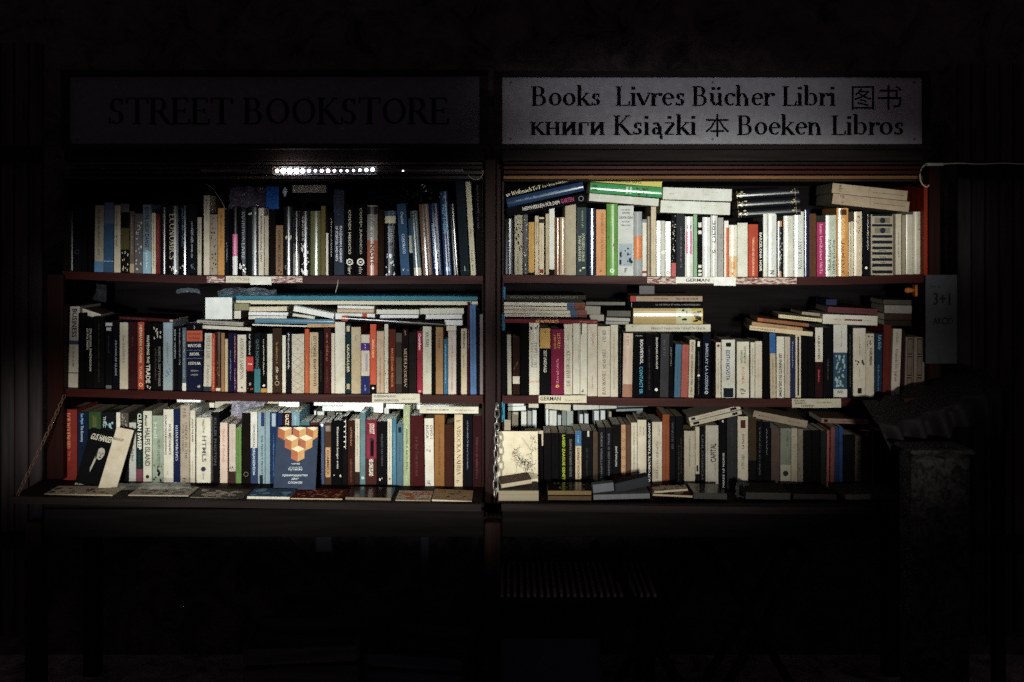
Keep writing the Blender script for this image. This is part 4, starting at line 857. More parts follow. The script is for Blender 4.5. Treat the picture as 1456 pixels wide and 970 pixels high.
row(baseF, 'bottom right shelf', '''
745 772 617;0e0c10;black|book behind the drawing
773 783.6 616;0f0d10;sooty|plain book
784 794.6 616;0e0d11;jet|plain book
795.2 804.8 616;0f1010;black|book with lime capitals;t,.03,.97,98a828,LAGED_ZAAGUIE_GENETICE,.42,.16
805.2 817.4 617;110e12;black|book with silver letters;u,.1,.8,74706c,EALEN_GAMAGE_PAMPEI,.3 o,.9,847474,.24,.14
818 826.8 612.6;bcaa8c;beige|book with a blue top;b,0,.27,2c6494 m,.08,.22,90b8d0,.3 u,.3,1,3c3428,MAHI_RADION_SUPERBITE,.4
827.2 842.6 613;101114;black|book with a small white tab;b,0,.1,b0b0a8,.2,.1 m,.3,.8,343840,.2
843.2 850 614;4c3c30;taupe|slim book;m,.1,.95,241c16,.4
850.4 860.8 608;17171b;charcoal|book with grey capitals;u,.08,.9,74747a,L_DANATTIEPISA_SOKIJO,.34
861.2 870.2 608;151519;sooty|book with grey capitals;u,.1,.9,6a6a70,E_TANNHAUSER_O_TILDIS,.3
870.6 882.6 604;131114;black|book with a copper foot;b,.8,1,7c4828 u,.34,.66,9ca4a4,NATHAN_JAME,.3
883.2 889.8 604;b48a64;peach|book with a chain of rings;o,.1,6c4c34,.34,.26 o,.24,6c4c34,.34,.26 o,.38,6c4c34,.34,.26 o,.52,6c4c34,.34,.26 o,.66,6c4c34,.34,.26 o,.8,6c4c34,.34,.26
890.2 897 604;5a4032;walnut|slim book
897.4 906 601;c8c2b0;ivory|book;m,.05,.85,6e6a5e,.3 g,.86,.9,202020,1
906.4 919.4 597 0;cac4b2#;ivory|broad book with lines at its head;m,.1,.2,6e6a5e,.2,-.2 m,.1,.22,6e6a5e,.2,.2
920 926.6 597;101014;black|book with white capitals;u,.04,.96,ccccc4,LAUTOMATE_TAROUDANT,.46
927.2 941.6 600;bfb8a6;cream|book with brown script;U,.3,.85,6c6458,Collectis_imports_2,.24 m,.04,.2,8c8676,.2,.2
942 952 589.5;8a4422;rust|book;m,.2,.9,5c2c14,.2
952.4 960.2 592.4;121218;black|book with faint serif type;T,.08,.45,5c606c,WINKLER_XII,.36
960.6 972.2 592.4;101014;sooty|book with red-grey lines;m,.3,.8,6c4444,.16,.2 m,.4,.9,5c585c,.16,-.1 b,.97,1,a8a498,.5
972.8 988.2 612.6;a8a290;grey-cream|book;m,.1,.6,3c3a34,.18 g,.92,.97,242424,4
988.6 994.6 607;b4ad9a;cream|slim book with a black foot;b,.76,1,16161a b,.62,.72,242428,.5 b,.94,1,98948a,.8
995 1002.6 606;111218;black|book with grey capitals;t,.14,.85,54565e,UNLOGISCH,.4
1003.2 1021.6 605;a9a69c;wide grey-white|book reading CAPITAL;u,.28,.58,18181a,CAPITAL,.44,.1 m,.1,.9,7c7a72,.1,-.35 m,.6,.8,2c2c2c,.1,.25
1022.2 1033 592.4;100f13;black|book with a white line of type;u,.5,.98,a4a4a0,PIERRE_LE_MOINE,.24,.1 b,.05,.08,d0d0c8,.2
1033.6 1048 593;2b2d30;charcoal|broad book;m,.1,.4,54565a,.12 m,.6,.9,44464a,.12
1048.8 1063.6 592;b9b3a2;cream|book with a brown square;b,.05,.16,4c2420,.5 u,.24,.44,2c2a26,LA_PLACE,.2,.0 U,.52,.72,4c4a42,JOSEPH_CHAREF,.3,.0
1064.2 1075.6 593;3a2e1e;olive brown|book with a dark foot;b,.6,1,141216
1076.2 1084.8 598;101014;black|book with rubbed grey type;m,.1,.8,6c6c70,.34
1085.2 1095.4 600;0f0f14;sooty|book with a thin white line;m,.1,.5,a4a4a8,.1
1096.4 1108.8 609;4c3e3a;dusty brown|book
1109.4 1124.6 609;6c7468;grey-green|book with a black spot;b,.6,1,98988a m,.05,.3,3c443c,.26,.2 o,.74,141414,.26
1125 1134 609;98907c;stone|book with small shapes;g,.1,.7,5c5648,6 m,.85,.95,5c5648,.4
1134.4 1142 610;70685e;grey|slim book with red specks;g,.05,.9,3c3430,10
1143 1154 612;100f12;black|plain book
1154.4 1166 612;0f0f13;sooty|plain book
1167 1174.6 612;1a2420;green-black|book
1175 1179.6 612 1;8c4c48;rose|sliver of a book
1180.2 1186.4 608 1;74403e;dusty rose|slim book
1187 1192.6 608;18345e;navy|slim book
1193 1198.4 607;1c3f74;blue|slim book
1199 1214.6 618;131217;black|broad book
1215.2 1225 620 1;5c544a;grey-beige|book;m,.1,.9,3c362e,.3
1226 1239 613;3a1a16;red-brown|book with faint gold type;m,.15,.5,74503c,.3 o,.06,8c6040,.2
1239.4 1242 610;5c4838;tan|sliver of a book
1243 1258 612;0d0c11;black|book with grey serif capitals;U,.08,.6,64625e,APLAUSE_PHOENIX,.3
1258.4 1267 614;100f13;sooty|plain book
''', dmax=.14)
# ------------------------------------------------------------------ books lying on the rows
L = lying
TR = 'top right shelf'
# slanting stack at the start of the top right shelf
L((719.5, 296, 833, 274.5), 13, .16, -.012, '101017', 'black slanting book with pink-and-white capitals, lowest of three on the top right shelf', 't,.2,.66,c9c4b8,HEIMWERKEN_FÜR_DEM,.5,.1 t,.68,.84,a03060,GARTEN,.5,.1 o,.93,8a8a90,.3,.22')
L((719.5, 282.5, 828, 258.5), 13, .16, -.01, '1a3a64*', 'dark blue slanting book between two black ones on the top right shelf', 'm,.12,.9,8ca4bc,.22,.05')
L((716, 272.5, 824, 248), 10, .15, -.008, '0f0e10', 'black slanting book titled in white script, highest of three on the top right shelf', 'T,.02,.48,ecdcbc,so_weihnachtet,.62 T,.5,.94,d8ccb0,Das_Grosse_Weihnachtsbuch,.34')
# yellow, green, white
L((838.5, 274.7, 937, 282.6), 11, .17, -.008, 'd0d2ca', 'off-white lying book beneath the green one on the top right shelf', 'm,.1,.2,a8a8a0,.2')
L((839.5, 259.5, 941.6, 266.8), 14.6, .17, -.01, '2f9a58*', 'green lying book with a small group picture, under the yellow one', 'b,.03,.1,1e6a3c,.6 b,.5,.53,a8d8b0,.7 b,.55,.58,a8d8b0,.7 g,.64,.8,4a2a1c,14 m,.85,.96,90c8a0,.2')
L((837.6, 249.4, 941.6, 257.6), 8.8, .15, -.006, 'd9cc58', 'yellow lying book on the green one, nearly touching the battens', 't,.3,.72,7a7030,SMOOTHIES_SAFTE,.5 g,.05,.12,eee69c,4')
# two white
L((939.6, 284.6, 1038.5, 288.2), 17.8, .2, -.012, 'd8dcd4', 'white lying volume, lower of the pair beside the green book', 'm,.1,.16,9aa0a0,.14 m,.6,.66,9aa0a0,.14 b,.585,.588,b0b4b0 m,.7,.8,a8acaa,.1,.2')
L((942.7, 266.1, 1040.7, 269), 17.6, .2, -.01, 'd6dad3', 'white lying volume, upper of the pair beside the green book', 'm,.1,.16,8a9090,.14 m,.6,.66,9aa0a0,.14 b,.585,.588,b0b4b0 m,.7,.8,a8acaa,.1,.2')
# three black gilt
for i, (yy, nm) in enumerate(((296.6, 'lowest'), (283.3, 'middle'), (270, 'highest'))):
    L((1050 - i * 1.2, yy + 1.5, 1137 - i, yy - 3.5), 12.6, .16, .0 + .003 * i, '0e1216*', f'black leather volume with gilt bands, {nm} of three lying together', 'g,.02,.16,d8cc98,9 b,.005,.01,b0a070,.9 m,.42,.62,8a8a80,.16 g,.86,.92,b8a868,4 b,.93,.935,b0a070,.9', yaw=-.1)
# two tan
L((1185.5, 274.8, 1292.6, 286.8), 15.2, .2, -.01, 'a8937a', 'tan lying volume, lower of the pair under the battens at the end', 'g,.09,.15,77664e,8 b,.49,.493,6e5c46 m,.54,.95,5a4a38,.12', yaw=-.05)
L((1185, 260, 1290, 271.6), 14.4, .2, -.006, 'ab967c', 'tan lying volume, upper of the pair under the battens at the end', 'g,.09,.15,77664e,8 b,.49,.493,6e5c46 m,.54,.95,5a4a38,.12', yaw=-.05)
# middle left shelf
L((169, 449.5, 247, 454), 4.6, .14, 0, '44171a', 'thin maroon book lying over the vermilion and black ones', 'm,.02,.5,8a4c44,.5 b,.93,.99,b0a89c,.7')
L((112, 436.5, 144, 447), 8, .1, .02, '8a8272', 'grey book with pale page edges lying aslant behind the black ones', pages=True)
L((283, 462, 357, 465.5), 5.4, .12, -.004, '3a3430', 'thin limp book with curling white pages over the dictionary', pages=True, pages_hex='cfcab8')
L((280, 455, 346, 458.5), 5.6, .12, -.002, 'a8a296', 'thin grey book with small type below the white card', 'm,.05,.6,4c2c2c,.4 m,.7,.9,5a564c,.4')
L((331, 441.8, 342.6, 441.8), 11.5, .1, .01, 'c9c4b0', 'small cream block of pages right under the olive one', pages=True)
L((330, 431.2, 354, 431.6), 10, .1, .012, '5f5a3c', 'olive-brown lying book beside the white card', pages=True, pages_hex='8f8a6c')
L((353, 449, 407.6, 449.4), 5, .13, .006, 'c4ccd2', 'pale blue-white lying book under the white one, beside the card', pages=True)
L((353, 443.6, 409.4, 444.4), 4.6, .13, .004, 'e4e6e0', 'white lying book over the teal one, beside the card', pages=True, pages_hex='e4e6e2')
L((354, 436.6, 407.8, 436), 6.6, .12, .006, 'b8aa8c', 'cream lying book, highest of the small pile near the card', pages=True, pages_hex='d4c8ac')
L((362.5, 452.6, 475, 454.4), 7, .14, -.006, '4a7c96*', 'long teal-blue book lying across the row', '')
L((358, 460.4, 437, 462.6), 2.8, .12, -.003, '17161a', 'very thin black book with white edges under the teal-blue one', pages=True)
L((437, 460.4, 476.4, 460.2), 5.2, .12, -.002, 'c79c66', 'small tan lying book right above the oxblood one', 'm,.5,.8,6a4c28,.4')
L((418, 435, 475.4, 446), 7.6, .13, .0, 'dfe2da', 'white lying book tipped downhill above the teal-blue one', pages=True, pages_hex='e6e6de')
L((416, 445.6, 448, 450), 4, .12, .006, 'd4c8ac', 'cream wedge of pages beneath the tipped white book', pages=True)
L((477, 445.4, 533, 446), 8.6, .12, .01, 'e4e8e6', 'white lying book with an orange patch above the broad white one', 'b,.68,.8,c44830')
L((479.4, 439.6, 532, 440), 5, .12, .012, 'c8ac90', 'tan lying book between two white ones', pages=True, pages_hex='cdb494')
L((480, 434.6, 532, 435.6), 4, .12, .014, 'e2e4de', 'white magazine, highest above the broad white book', pages=True, pages_hex='e6e6de')
L((486, 449.2, 632, 458.4), 7.4, .13, -.008, '15110f*', 'long black magazine reading Tokyo Community lying across the row', 'b,0,.06,b0482c t,.52,.82,8a8a84,Tokyo_Community,.5')
L((535, 440.2, 596, 440.6), 6.6, .13, .012, 'd0ceba', 'cream lying book in the middle pile on the left case', pages=True, pages_hex='dad8c8')
L((540, 447.6, 595, 447.8), 4.6, .13, .01, 'dfe4e4', 'white thin lying book under the cream one in the middle pile', pages=True, pages_hex='e8e8e4')
L((597, 439, 659.4, 438.4), 8, .13, .012, 'cac8b4', 'ivory lying book, highest of the pile by the blue book', pages=True, pages_hex='d6d4c2')
L((605, 447.4, 657, 447), 6.4, .13, .01, 'e0e4e0', 'white lying book in the pile by the blue book', pages=True, pages_hex='e8e8e4')
L((631.6, 455, 657.8, 455.4), 7.4, .13, .006, 'e0e4e0', 'short white lying book above the pinkish white one', pages=True, pages_hex='e8ece8')
L((634.6, 463.2, 649, 463.2), 7.2, .12, .002, 'd8dedc', 'small white block lying right on the pinkish white book', pages=True)
L((310, 427, 679.4, 428.6), 5.4, .17, .03, 'c9c2a8', 'very long cream board lying right under the teal one', pages=True, pages_hex='cdc6ac')
L((310, 420.6, 679, 421.8), 6, .17, .03, '2f7487', 'very long teal board lying on the piles under the shelf')
# middle right shelf
L((719, 419.4, 833, 419.8), 6.6, .15, .004, '34322f', 'dark grey lying book, highest over the magazines', 't,.06,.9,6c685e,PARISI_UND_CHRISTENTUM,.5')
L((714.4, 429.6, 832, 431), 5, .16, .0, 'd0ccbc', 'highest white magazine of the four with blue and brown ends', 'b,.78,.87,3a5a80 b,.87,1,7a4030 m,.06,.3,5c2c24,.3')
L((716, 435.6, 832, 437), 4.6, .16, .001, 'c8c2b0', 'second magazine of the four with blue and brown ends', 'b,.78,.87,34507a b,.87,1,6a3028 m,.1,.5,a04c3c,.3')
L((716.6, 441, 834.4, 442), 4.8, .16, -.001, 'ccc6b6', 'third magazine of the four with blue and brown ends', 'b,.8,.88,3a5a80 b,.88,1,7a4438 m,.1,.5,7c3c34,.3')
L((717, 446.2, 834.6, 447), 4.2, .16, .0, 'c4bead', 'lowest magazine of the four with blue and brown ends', 'b,.8,.88,34507a b,.88,1,6a3830 m,.06,.3,5c2c24,.3')
L((719, 450.8, 840, 452), 2.8, .15, .001, '141218', 'thin black lying book between the magazines and the red one', 'm,.3,.6,8c7c70,.5')
L((717, 453.4, 850, 455), 5.6, .15, -.003, '7a2430', 'red lying book titled in gold under the magazines', 't,.34,.58,d8a060,HOBBYPUNKTS,.7 m,.8,.98,a89080,.4')
L((833, 429, 889, 429.4), 5, .14, .03, '4a4844', 'dark grey lying book behind the magazines', pages=True, pages_hex='6e6a62')
L((832, 435, 854, 436), 12, .14, .02, '8c887c', 'grey block of pages butting on the magazines', pages=True, pages_hex='8e8a80')
L((838, 447.4, 859, 447.6), 9, .14, .01, '9c988c', 'pale grey block of pages above the red lying book', pages=True, pages_hex='9a968c')
L((863, 441.6, 897, 442), 8.6, .14, .02, '3e3c38', 'dark grey lying book next to the gold one', pages=True, pages_hex='5e5c56')
L((862, 451.6, 896, 452.6), 4.6, .14, .014, 'a8a6a0', 'pale grey thin book lying next to the gold one', pages=True, pages_hex='a8a6a0')
L((861, 457, 894, 457.4), 4.2, .14, .01, '8c8a84', 'grey thin book lying lowest next to the gold one', pages=True, pages_hex='9c9a94')
L((896.6, 421.2, 998.4, 421), 7.8, .16, .0, '9c8470', 'tan lying book with a red head, on the black one', 'b,0,.08,a83434 t,.33,.52,4c3c34,Saint-Exup,.4 t,.64,.94,2c2420,PROCES_DE_COEUR,.4', yaw=-.04)
L((898, 430, 999, 430), 7, .16, .001, '0f0f14', 'black lying book with white capitals under the tan one', 'l,.003,b0b0ac,.004 t,.34,.96,8c8c90,LA_DE_CARLA_ET_VISIAL_A_MONTESQUIEU,.36', yaw=-.04)
L((900.4, 438.6, 998.8, 438.4), 22.2, .16, -.002, 'b0985a*', 'thick golden lying book with small black pictures', 'b,.62,.84,b8b88c b,.84,1,c0a850 g,.7,.78,1c1a14,4 g,.86,.98,1c1a14,16 m,.64,.68,4c4830,.2', yaw=-.03)
L((889.6, 461.2, 1010.4, 461.4), 10.4, .15, -.004, 'c6c4b4', 'white lying book reading Images et paroles under the golden one', 'T,.3,.94,6c6a58,Images_et_paroles_Pierre_Teilhard_de_Chardin,.4 g,.06,.09,7c7c74,2')
L((1067, 463.2, 1155, 471.6), 6.6, .15, .0, 'cdbc98', 'cream lying book tipped downhill, lowest over the beige book', 'm,.02,.4,5c4c38,.45', yaw=-.1)
L((1070, 457.8, 1141, 466), 5.4, .15, .006, 'b08a60', 'tan lying book tipped downhill on the cream one', 'm,.3,.7,6c5034,.3', yaw=-.08)
L((1078, 452, 1150, 460), 5, .14, .012, '8c5a3c', 'orange-brown thin lying book in the tipped pile', 'b,0,.1,b05c34', yaw=-.06)
L((1108, 447.2, 1168, 453), 5.2, .14, .01, 'c8bf98', 'cream lying book tipped downhill, highest of that pile', 'm,.1,.8,5c5438,.3', yaw=-.1)
L((1140, 443, 1171, 446), 4.4, .12, .03, '6c6454', 'grey-brown thin book lying behind the tipped pile', pages=True, pages_hex='8c8470')
L((1170, 446.6, 1248, 449.4), 14, .16, -.003, 'c6c2b6', 'white lying book with a dark red line, over the striped row', 'm,.2,.38,6c5c58,.14 b,.4,.72,701c24,.18 m,.74,.88,6c5c58,.14')
L((1178, 436.2, 1247, 439.4), 8.4, .16, .0, '5c3034', 'maroon lying book on the white one with the red line', 'm,.06,.9,3a1c20,.24', yaw=-.06)
L((1174.6, 425.4, 1190, 425.8), 9, .1, .08, '1c2238', 'dark navy block lying behind the maroon book', pages=True, pages_hex='1f2540')
L((1257.6, 455.4, 1296, 455.6), 8.2, .15, .0, '2c211c', 'dark brown lying book, lowest of four at the case end', pages=False)
L((1257.6, 446, 1296.4, 446.2), 9, .15, .001, '33261f', 'brown lying book, second lowest of four at the case end')
L((1258, 434, 1296, 434.4), 11.6, .15, -.001, '807a74', 'light grey lying book third up of four at the case end', yaw=-.08)
L((1256.6, 426.4, 1295.4, 426.6), 7, .15, .002, '443e3a', 'dark grey lying book, highest of four at the case end', yaw=-.08)
# behind the bottom left row
BK = .155
L((251.6, 565.6, 285, 566), 6.4, .1, .05, 'dde6e6', 'white thin book lying near the shelf above the beige spine', pages=True, pages_hex='e4ecec')
L((291, 572.6, 305, 572.8), 7, .1, BK, 'c8ccc4', 'small white block of pages behind the HTML5 book', pages=True)
L((305, 571, 331, 570.6), 13, .1, BK, '8c8a80', 'grey paperback lying behind the black spine with spaced letters', pages=True, pages_hex='b4b2a4')
L((372, 569.2, 396, 569), 13, .1, BK, 'c4bfa8', 'cream block of pages lying behind the HORIZONTAL spine', pages=True, pages_hex='ccc8b4')
L((396, 568.4, 425.6, 568.4), 16, .12, .11, 'e4eae8', 'white block of pages lying behind the pale blue spines', pages=True, pages_hex='ecf2f0')
L((446, 568.6, 487, 568.8), 8.4, .12, .12, 'e2e8e6', 'white book lying near the shelf above the dull blue spine', pages=True, pages_hex='ecf2f0')
L((458, 577.4, 487, 577.6), 7, .12, .12, 'e2e8e6', 'white book lying under another above the wide black spine', pages=True, pages_hex='ecf2f0')
L((487, 569.8, 545, 572.6), 14.6, .12, .11, 'e6ecea', 'broad white block of pages above the JUSTIN SCOTT book', pages=True, pages_hex='eef4f2')
L((548.6, 574, 600, 575.2), 7, .12, .1, 'd6dcd8', 'white book lying aslant above the pale green patterned spine', pages=True, pages_hex='e2e8e4')
L((585, 569.6, 677, 569.4), 5.2, .13, .1, 'cfccb4', 'long cream book lying close under the shelf above the ochre spine', pages=True, pages_hex='d8d4c0')
L((596.6, 578, 680.4, 578.4), 10, .13, .0, 'cfcebf', 'long white lying book with small type over the ochre spine', 't,.12,.5,5c5a4c,ENERGIJA_HUMOR,.24 m,.6,.92,6c6a5c,.24')
for i, (a, b_, p) in enumerate(((426.5, 433, 572), (434.5, 440, 574), (548, 556, 585))):
    pass
# behind the bottom right row
L((722, 572.4, 745, 571.8), 5.4, .1, .12, 'b8c0c0', 'upper of two thin white books lying behind the drawing', pages=True, pages_hex='c8d0d0')
L((722, 578.4, 747.6, 577.4), 6.4, .1, .12, 'b8c0c0', 'lower of two thin white books lying behind the drawing', pages=True, pages_hex='c8d0d0')
L((751.6, 571.4, 766, 571.8), 8.4, .1, .12, 'b0aea0', 'short cream book lying behind the drawing', pages=True, pages_hex='b4b2a4')
L((776, 571.8, 812, 575.4), 9.4, .11, .12, 'aca99a', 'cream book lying aslant behind the lime-lettered spine', pages=True, pages_hex='b4b0a2')
L((815, 575.4, 851.6, 574), 8, .11, .12, 'b0b4ae', 'white book lying behind the brown slim spine', pages=True, pages_hex='b4b6b0')
L((852, 574.2, 877, 573.4), 7.6, .11, .12, 'a8aca8', 'grey-white book lying behind the charcoal spines', pages=True, pages_hex='aaaeaa')
L((878, 574.6, 921, 573.4), 5, .11, .1, '4c5458', 'dark grey book lying behind the chain-of-rings spine', pages=True, pages_hex='6a7276')
L((876, 582, 914, 580.6), 3.4, .11, .1, '70787c', 'thin grey book lying behind the walnut spine', pages=True, pages_hex='7c8488')
# bottom right shelf
L((980.6, 600.4, 1053.6, 583), 6.4, .13, -.004, 'b4ae9c', 'lower cream paperback of the pair sloping uphill', 'b,.06,.18,1c1c20,.6 m,.22,.5,5c5a50,.3 b,.82,.92,1c1c20,.6')
L((979, 594, 1052, 576), 6.2, .13, -.002, 'bab4a2', 'upper cream paperback of the pair sloping uphill', 'b,.04,.12,1c1c20,.6 m,.2,.7,6c6a60,.3 b,.8,.92,1c1c20,.6')
L((1072, 583.6, 1149, 598.6), 10.6, .13, .0, '887c6c', 'beige lying book sloping downhill on the dark spines', 'm,.1,.4,5c5244,.3 m,.65,.85,5c5244,.3')
L((1168, 594.6, 1235, 596.8), 7, .13, .0, '80685c', 'grey-pink lying book over the navy and blue spines', 'b,.06,.13,201c1c,.7 m,.2,.95,5c3c38,.3')

def stand_back(x0, x1, p0, p1, y, hexc, look, d=.1):
    """a book standing in the second row with its fore edge to the front"""
    w = X(x1, y) - X(x0, y) - .0008; z0 = Z(p1, y); h = Z(p0, y) - z0
    r = make_book(None, w, h, d, False, 0, .6, hexc, [], flip=True, seed=int(x0), pages_hex=hexc)
    r.location = (X((x0 + x1) / 2, y), y, z0); ALLB.append((r, look, 'books in the second row'))
zz = 676
for x0, x1, p0, hx, lk in ((722, 727, 586, '8c8878', 'beige book in the second row behind the drawing, next to the teal strip'),
        (728, 737, 586, 'a8a290', 'cream book in the second row behind the drawing'), (741, 748.6, 585, 'b8bcb4', 'white book in the second row behind the drawing'),
        (750, 756, 584, '8c9090', 'grey book in the second row behind the drawing'), (757, 763, 583, 'b4bcbc', 'blue-white book in the second row behind the drawing'),
        (776, 780, 582, 'c0c8c8', 'thin white book in the second row behind the sooty spine'), (781, 791.5, 583.6, 'b4b8b4', 'white book in the second row behind the jet spine'),
        (793, 798, 590, '9ca4a4', 'thin grey book in the second row behind the jet spine'), (799, 805.6, 584, '6c7474', 'grey book in the second row behind the lime-lettered spine'),
        (806, 815, 584, '8c9490', 'broad grey book in the second row behind the silver-lettered spine'), (824, 829, 589, 'b0b8bc', 'thin blue-white book in the second row over the small white tab'),
        (831, 836.6, 588, 'b0b8bc', 'blue-white book in the second row over the small white tab'), (845, 851.6, 584, 'b4bcc0', 'blue-white book in the second row over the taupe spine'),
        (854, 860.6, 583.6, 'b4bcc0', 'blue-white book in the second row over the charcoal spine'), (865.6, 869.6, 585, '8c8c80', 'thin cream book in the second row over the sooty spine'),
        (905, 914, 584, '5c6468', 'slate book in the second row over the ivory spines'), (424.8, 431.6, 584, '8c8c84', 'grey book in the second row above the sky blue spine'),
        (446.6, 449.6, 584, 'dce0e0', 'thin white book in the second row left of the dull blue spine'), (451, 461, 585, 'c8cccc', 'white book in the second row above the dull blue spine'),
        (465, 476, 585, '5c5c58', 'grey book in the second row above the wide black spine'), (478, 486, 587, 'b8bcb8', 'pale book in the second row above the wide black spine'),
        (527, 536, 587, 'c8ced0', 'white book in the second row above the crimson spine'), (546, 553, 580, 'c8ccc8', 'white book in the second row beside the cerulean spine')):
    stand_back(x0, x1, p0, zz, .13, hx, lk)

# ------------------------------------------------------------------ face-out books, tray and small things
def art(root, xs, polys, hexc, name='picture', kind='plain', rough=.5):
    v = []; f = []
    for i, p in enumerate(polys):
        k = len(v); v += [(xs + .00004 * (i % 6), a, b_) for a, b_ in p]; f.append(tuple(range(k, k + len(p))))
    return mesh(name, v, f, mat('ink_' + hexc, hexc, rough, kind), root)
def face_text(root, xs, s, u0, u1, z0, z1, hexc, serif=False, marks=False, sl=0.0, name='title'):
    """lettering on a cover that faces the viewer: u along the width, z up"""
    if marks: gv, gf, x0, x1, y0, y1 = marks_geo((u1 - u0) / (z1 - z0), int(u0 * 9999) + int(z0 * 999))
    else: gv, gf, x0, x1, y0, y1 = (serif_geo(s) if serif else text_geo(s, .012))[:6]
    vv = [(xs, u0 + (p[0] - x0) / (x1 - x0) * (u1 - u0) + sl * (p[1] - y0) / (y1 - y0) * (z1 - z0), z0 + (p[1] - y0) / (y1 - y0) * (z1 - z0)) for p in gv]
    mesh(name, vv, gf, mat('ink_' + hexc, hexc, .5, 'plain'), root)
def face_book(xb, pb, wpx, hpx, th, yb, yt, roll, hexc, label, gloss=False, pages_hex='cfc3a6', group=None, cat='book', yaw=0.0):
    """xb, pb: bottom left corner in the photo; leans back from depth yb at the foot to yt at the head"""
    w = (X(xb + wpx, yb) - X(xb, yb)); hz = Z(pb - hpx, yb) - Z(pb, yb); h = math.hypot(hz, yt - yb)
    r = make_book(None, th, h, w, False, 0, .3 if gloss else .55, hexc, [], seed=int(xb), pages_hex=pages_hex)
    T = Matrix.Translation((X(xb, yb), yb, Z(pb, yb))) @ Matrix.Rotation(roll, 4, 'Y') @ Matrix.Rotation(-math.atan2(yt - yb, hz), 4, 'X') @ Matrix.Rotation(yaw, 4, 'Z') @ Matrix.Translation((0, th / 2, 0)) @ Matrix.Rotation(-math.pi / 2, 4, 'Z')
    r.matrix_world = T
    tag(r, label, cat, group); return r, th / 2, w, h
# blue booklet with cubes
r, xs, w, h = face_book(388.5, 697, 60, 86, .004, -.075, -.028, .0, '33435e', 'blue booklet with orange cubes and Cyrillic title propped against the pale blue spines')
r.rotation_euler.rotate_axis('X', 0) 
cw, chh = .16 * w, .052 * h; sd = .15 * h
tops = []; lefts = []; rights = []
for u, v_ in ((.2, .985), (.55, .985), (.88, .985), (.375, .82), (.715, .82), (.54, .645)):
    cx, cz = u * w, v_ * h
    cl = lambda P: [(min(w - .0015, max(.0015, a)), min(h - .001, b_)) for a, b_ in P]
    tops.append(cl([(cx - cw, cz), (cx, cz - chh), (cx + cw, cz), (cx, cz + chh)]))
    lefts.append(cl([(cx - cw, cz), (cx - cw, cz - sd), (cx, cz - chh - sd), (cx, cz - chh)]))
    rights.append(cl([(cx, cz - chh), (cx, cz - chh - sd), (cx + cw, cz - sd), (cx + cw, cz)]))
art(r, xs + .0003, tops, 'd8cfae'); art(r, xs + .0003, lefts, 'a05c3c'); art(r, xs + .0003, rights, 'c09560')
for s, z, u0, u1, k in (('читай', .4, .4, .6, .028), ('и думай', .345, .35, .65, .022), ('путание', .3, .33, .67, .036), ('преимущество', .205, .2, .8, .04), ('двух', .155, .42, .6, .034), ('слонов', .1, .34, .68, .036)):
    face_text(r, xs + .0004, s, u0 * w, u1 * w, z * h, (z + k) * h, 'c8d0d4')
g = [[(random.uniform(.05, .9) * w, random.uniform(.05, .62) * h)] for _ in range(1)]
# black cover with a pale head, and the cream book before it
r, xs, w, h = face_book(103.5, 694, 36, 84, .012, -.055, -.012, .215, '0e0e11', 'black book reading GUS HANSEN with a pale head, leaning at the dark red end')
face_text(r, xs + .0004, 'GUS HANSEN', .08 * w, .98 * w, .82 * h, .92 * h, 'd0ccb8', sl=.2)
face_text(r, xs + .0004, 'EVERY HAND', .02 * w, .98 * w, .03 * h, .09 * h, 'a8a89c', sl=.2)
hd = [(.66 + .15 * math.cos(a) * (1 - .18 * math.sin(-a)), .62 + .1 * math.sin(a)) for a in [i * 6.283 / 18 for i in range(18)]]
Q = lambda *p: [(a * w, b_ * h) for a, b_ in p]
art(r, xs + .0003, [Q(*hd), Q((.5, .6), (.47, .5), (.42, .36), (.46, .3), (.52, .42), (.56, .55))], 'a09c90')
art(r, xs + .0006, [Q((.57, .62), (.64, .625), (.63, .65)), Q((.7, .625), (.77, .62), (.76, .65)), Q((.61, .555), (.74, .555), (.7, .575), (.65, .575)), Q((.5, .52), (.55, .56), (.53, .7), (.49, .64)), Q((.66, .59), (.7, .59), (.68, .635))], '1a1917')
r, xs, w, h = face_book(138, 699, 24.5, 88, .013, -.1, -.04, .19, 'cac0aa', 'plain cream book leaning open-faced against the black one with a pale head', yaw=.16)
face_text(r, xs + .0004, 'REVEALED', .03 * w, .62 * w, .8 * h, .84 * h, '2c261c')
# drawing
r, xs, w, h = face_book(707, 700, 58, 83, .003, -.06, -.02, .0, 'cfc8ae', 'cream booklet with an ink drawing of a figure with a lance, behind the chain')
rr = random.Random(5); P = []
def stroke(a, b_, c, d, wd=.0009):
    dx, dy = c - a, d - b_; l = math.hypot(dx, dy) or 1; nx, ny = -dy / l * wd / 2, dx / l * wd / 2
    P.append([(a + nx, b_ + ny), (a - nx, b_ - ny), (c - nx, d - ny), (c + nx, d + ny)])
for k in range(46):
    t = rr.random(); a, b_ = .42 + .45 * t + rr.gauss(0, .05), .66 - .42 * t + rr.gauss(0, .05) + (.25 * rr.random() if t > .6 else 0); an = rr.uniform(0, 6.28); tr = rr.uniform(-.6, .6)
    for st in range(rr.randint(6, 14)):
        c, d = a + .022 * math.cos(an), b_ + .018 * math.sin(an)
        if .03 < c < .97 and .14 < d < .95 and .03 < a < .97: stroke(a * w, b_ * h, c * w, d * h, rr.uniform(.0005, .001))
        a, b_ = c, d; an += tr + rr.uniform(-.3, .3)
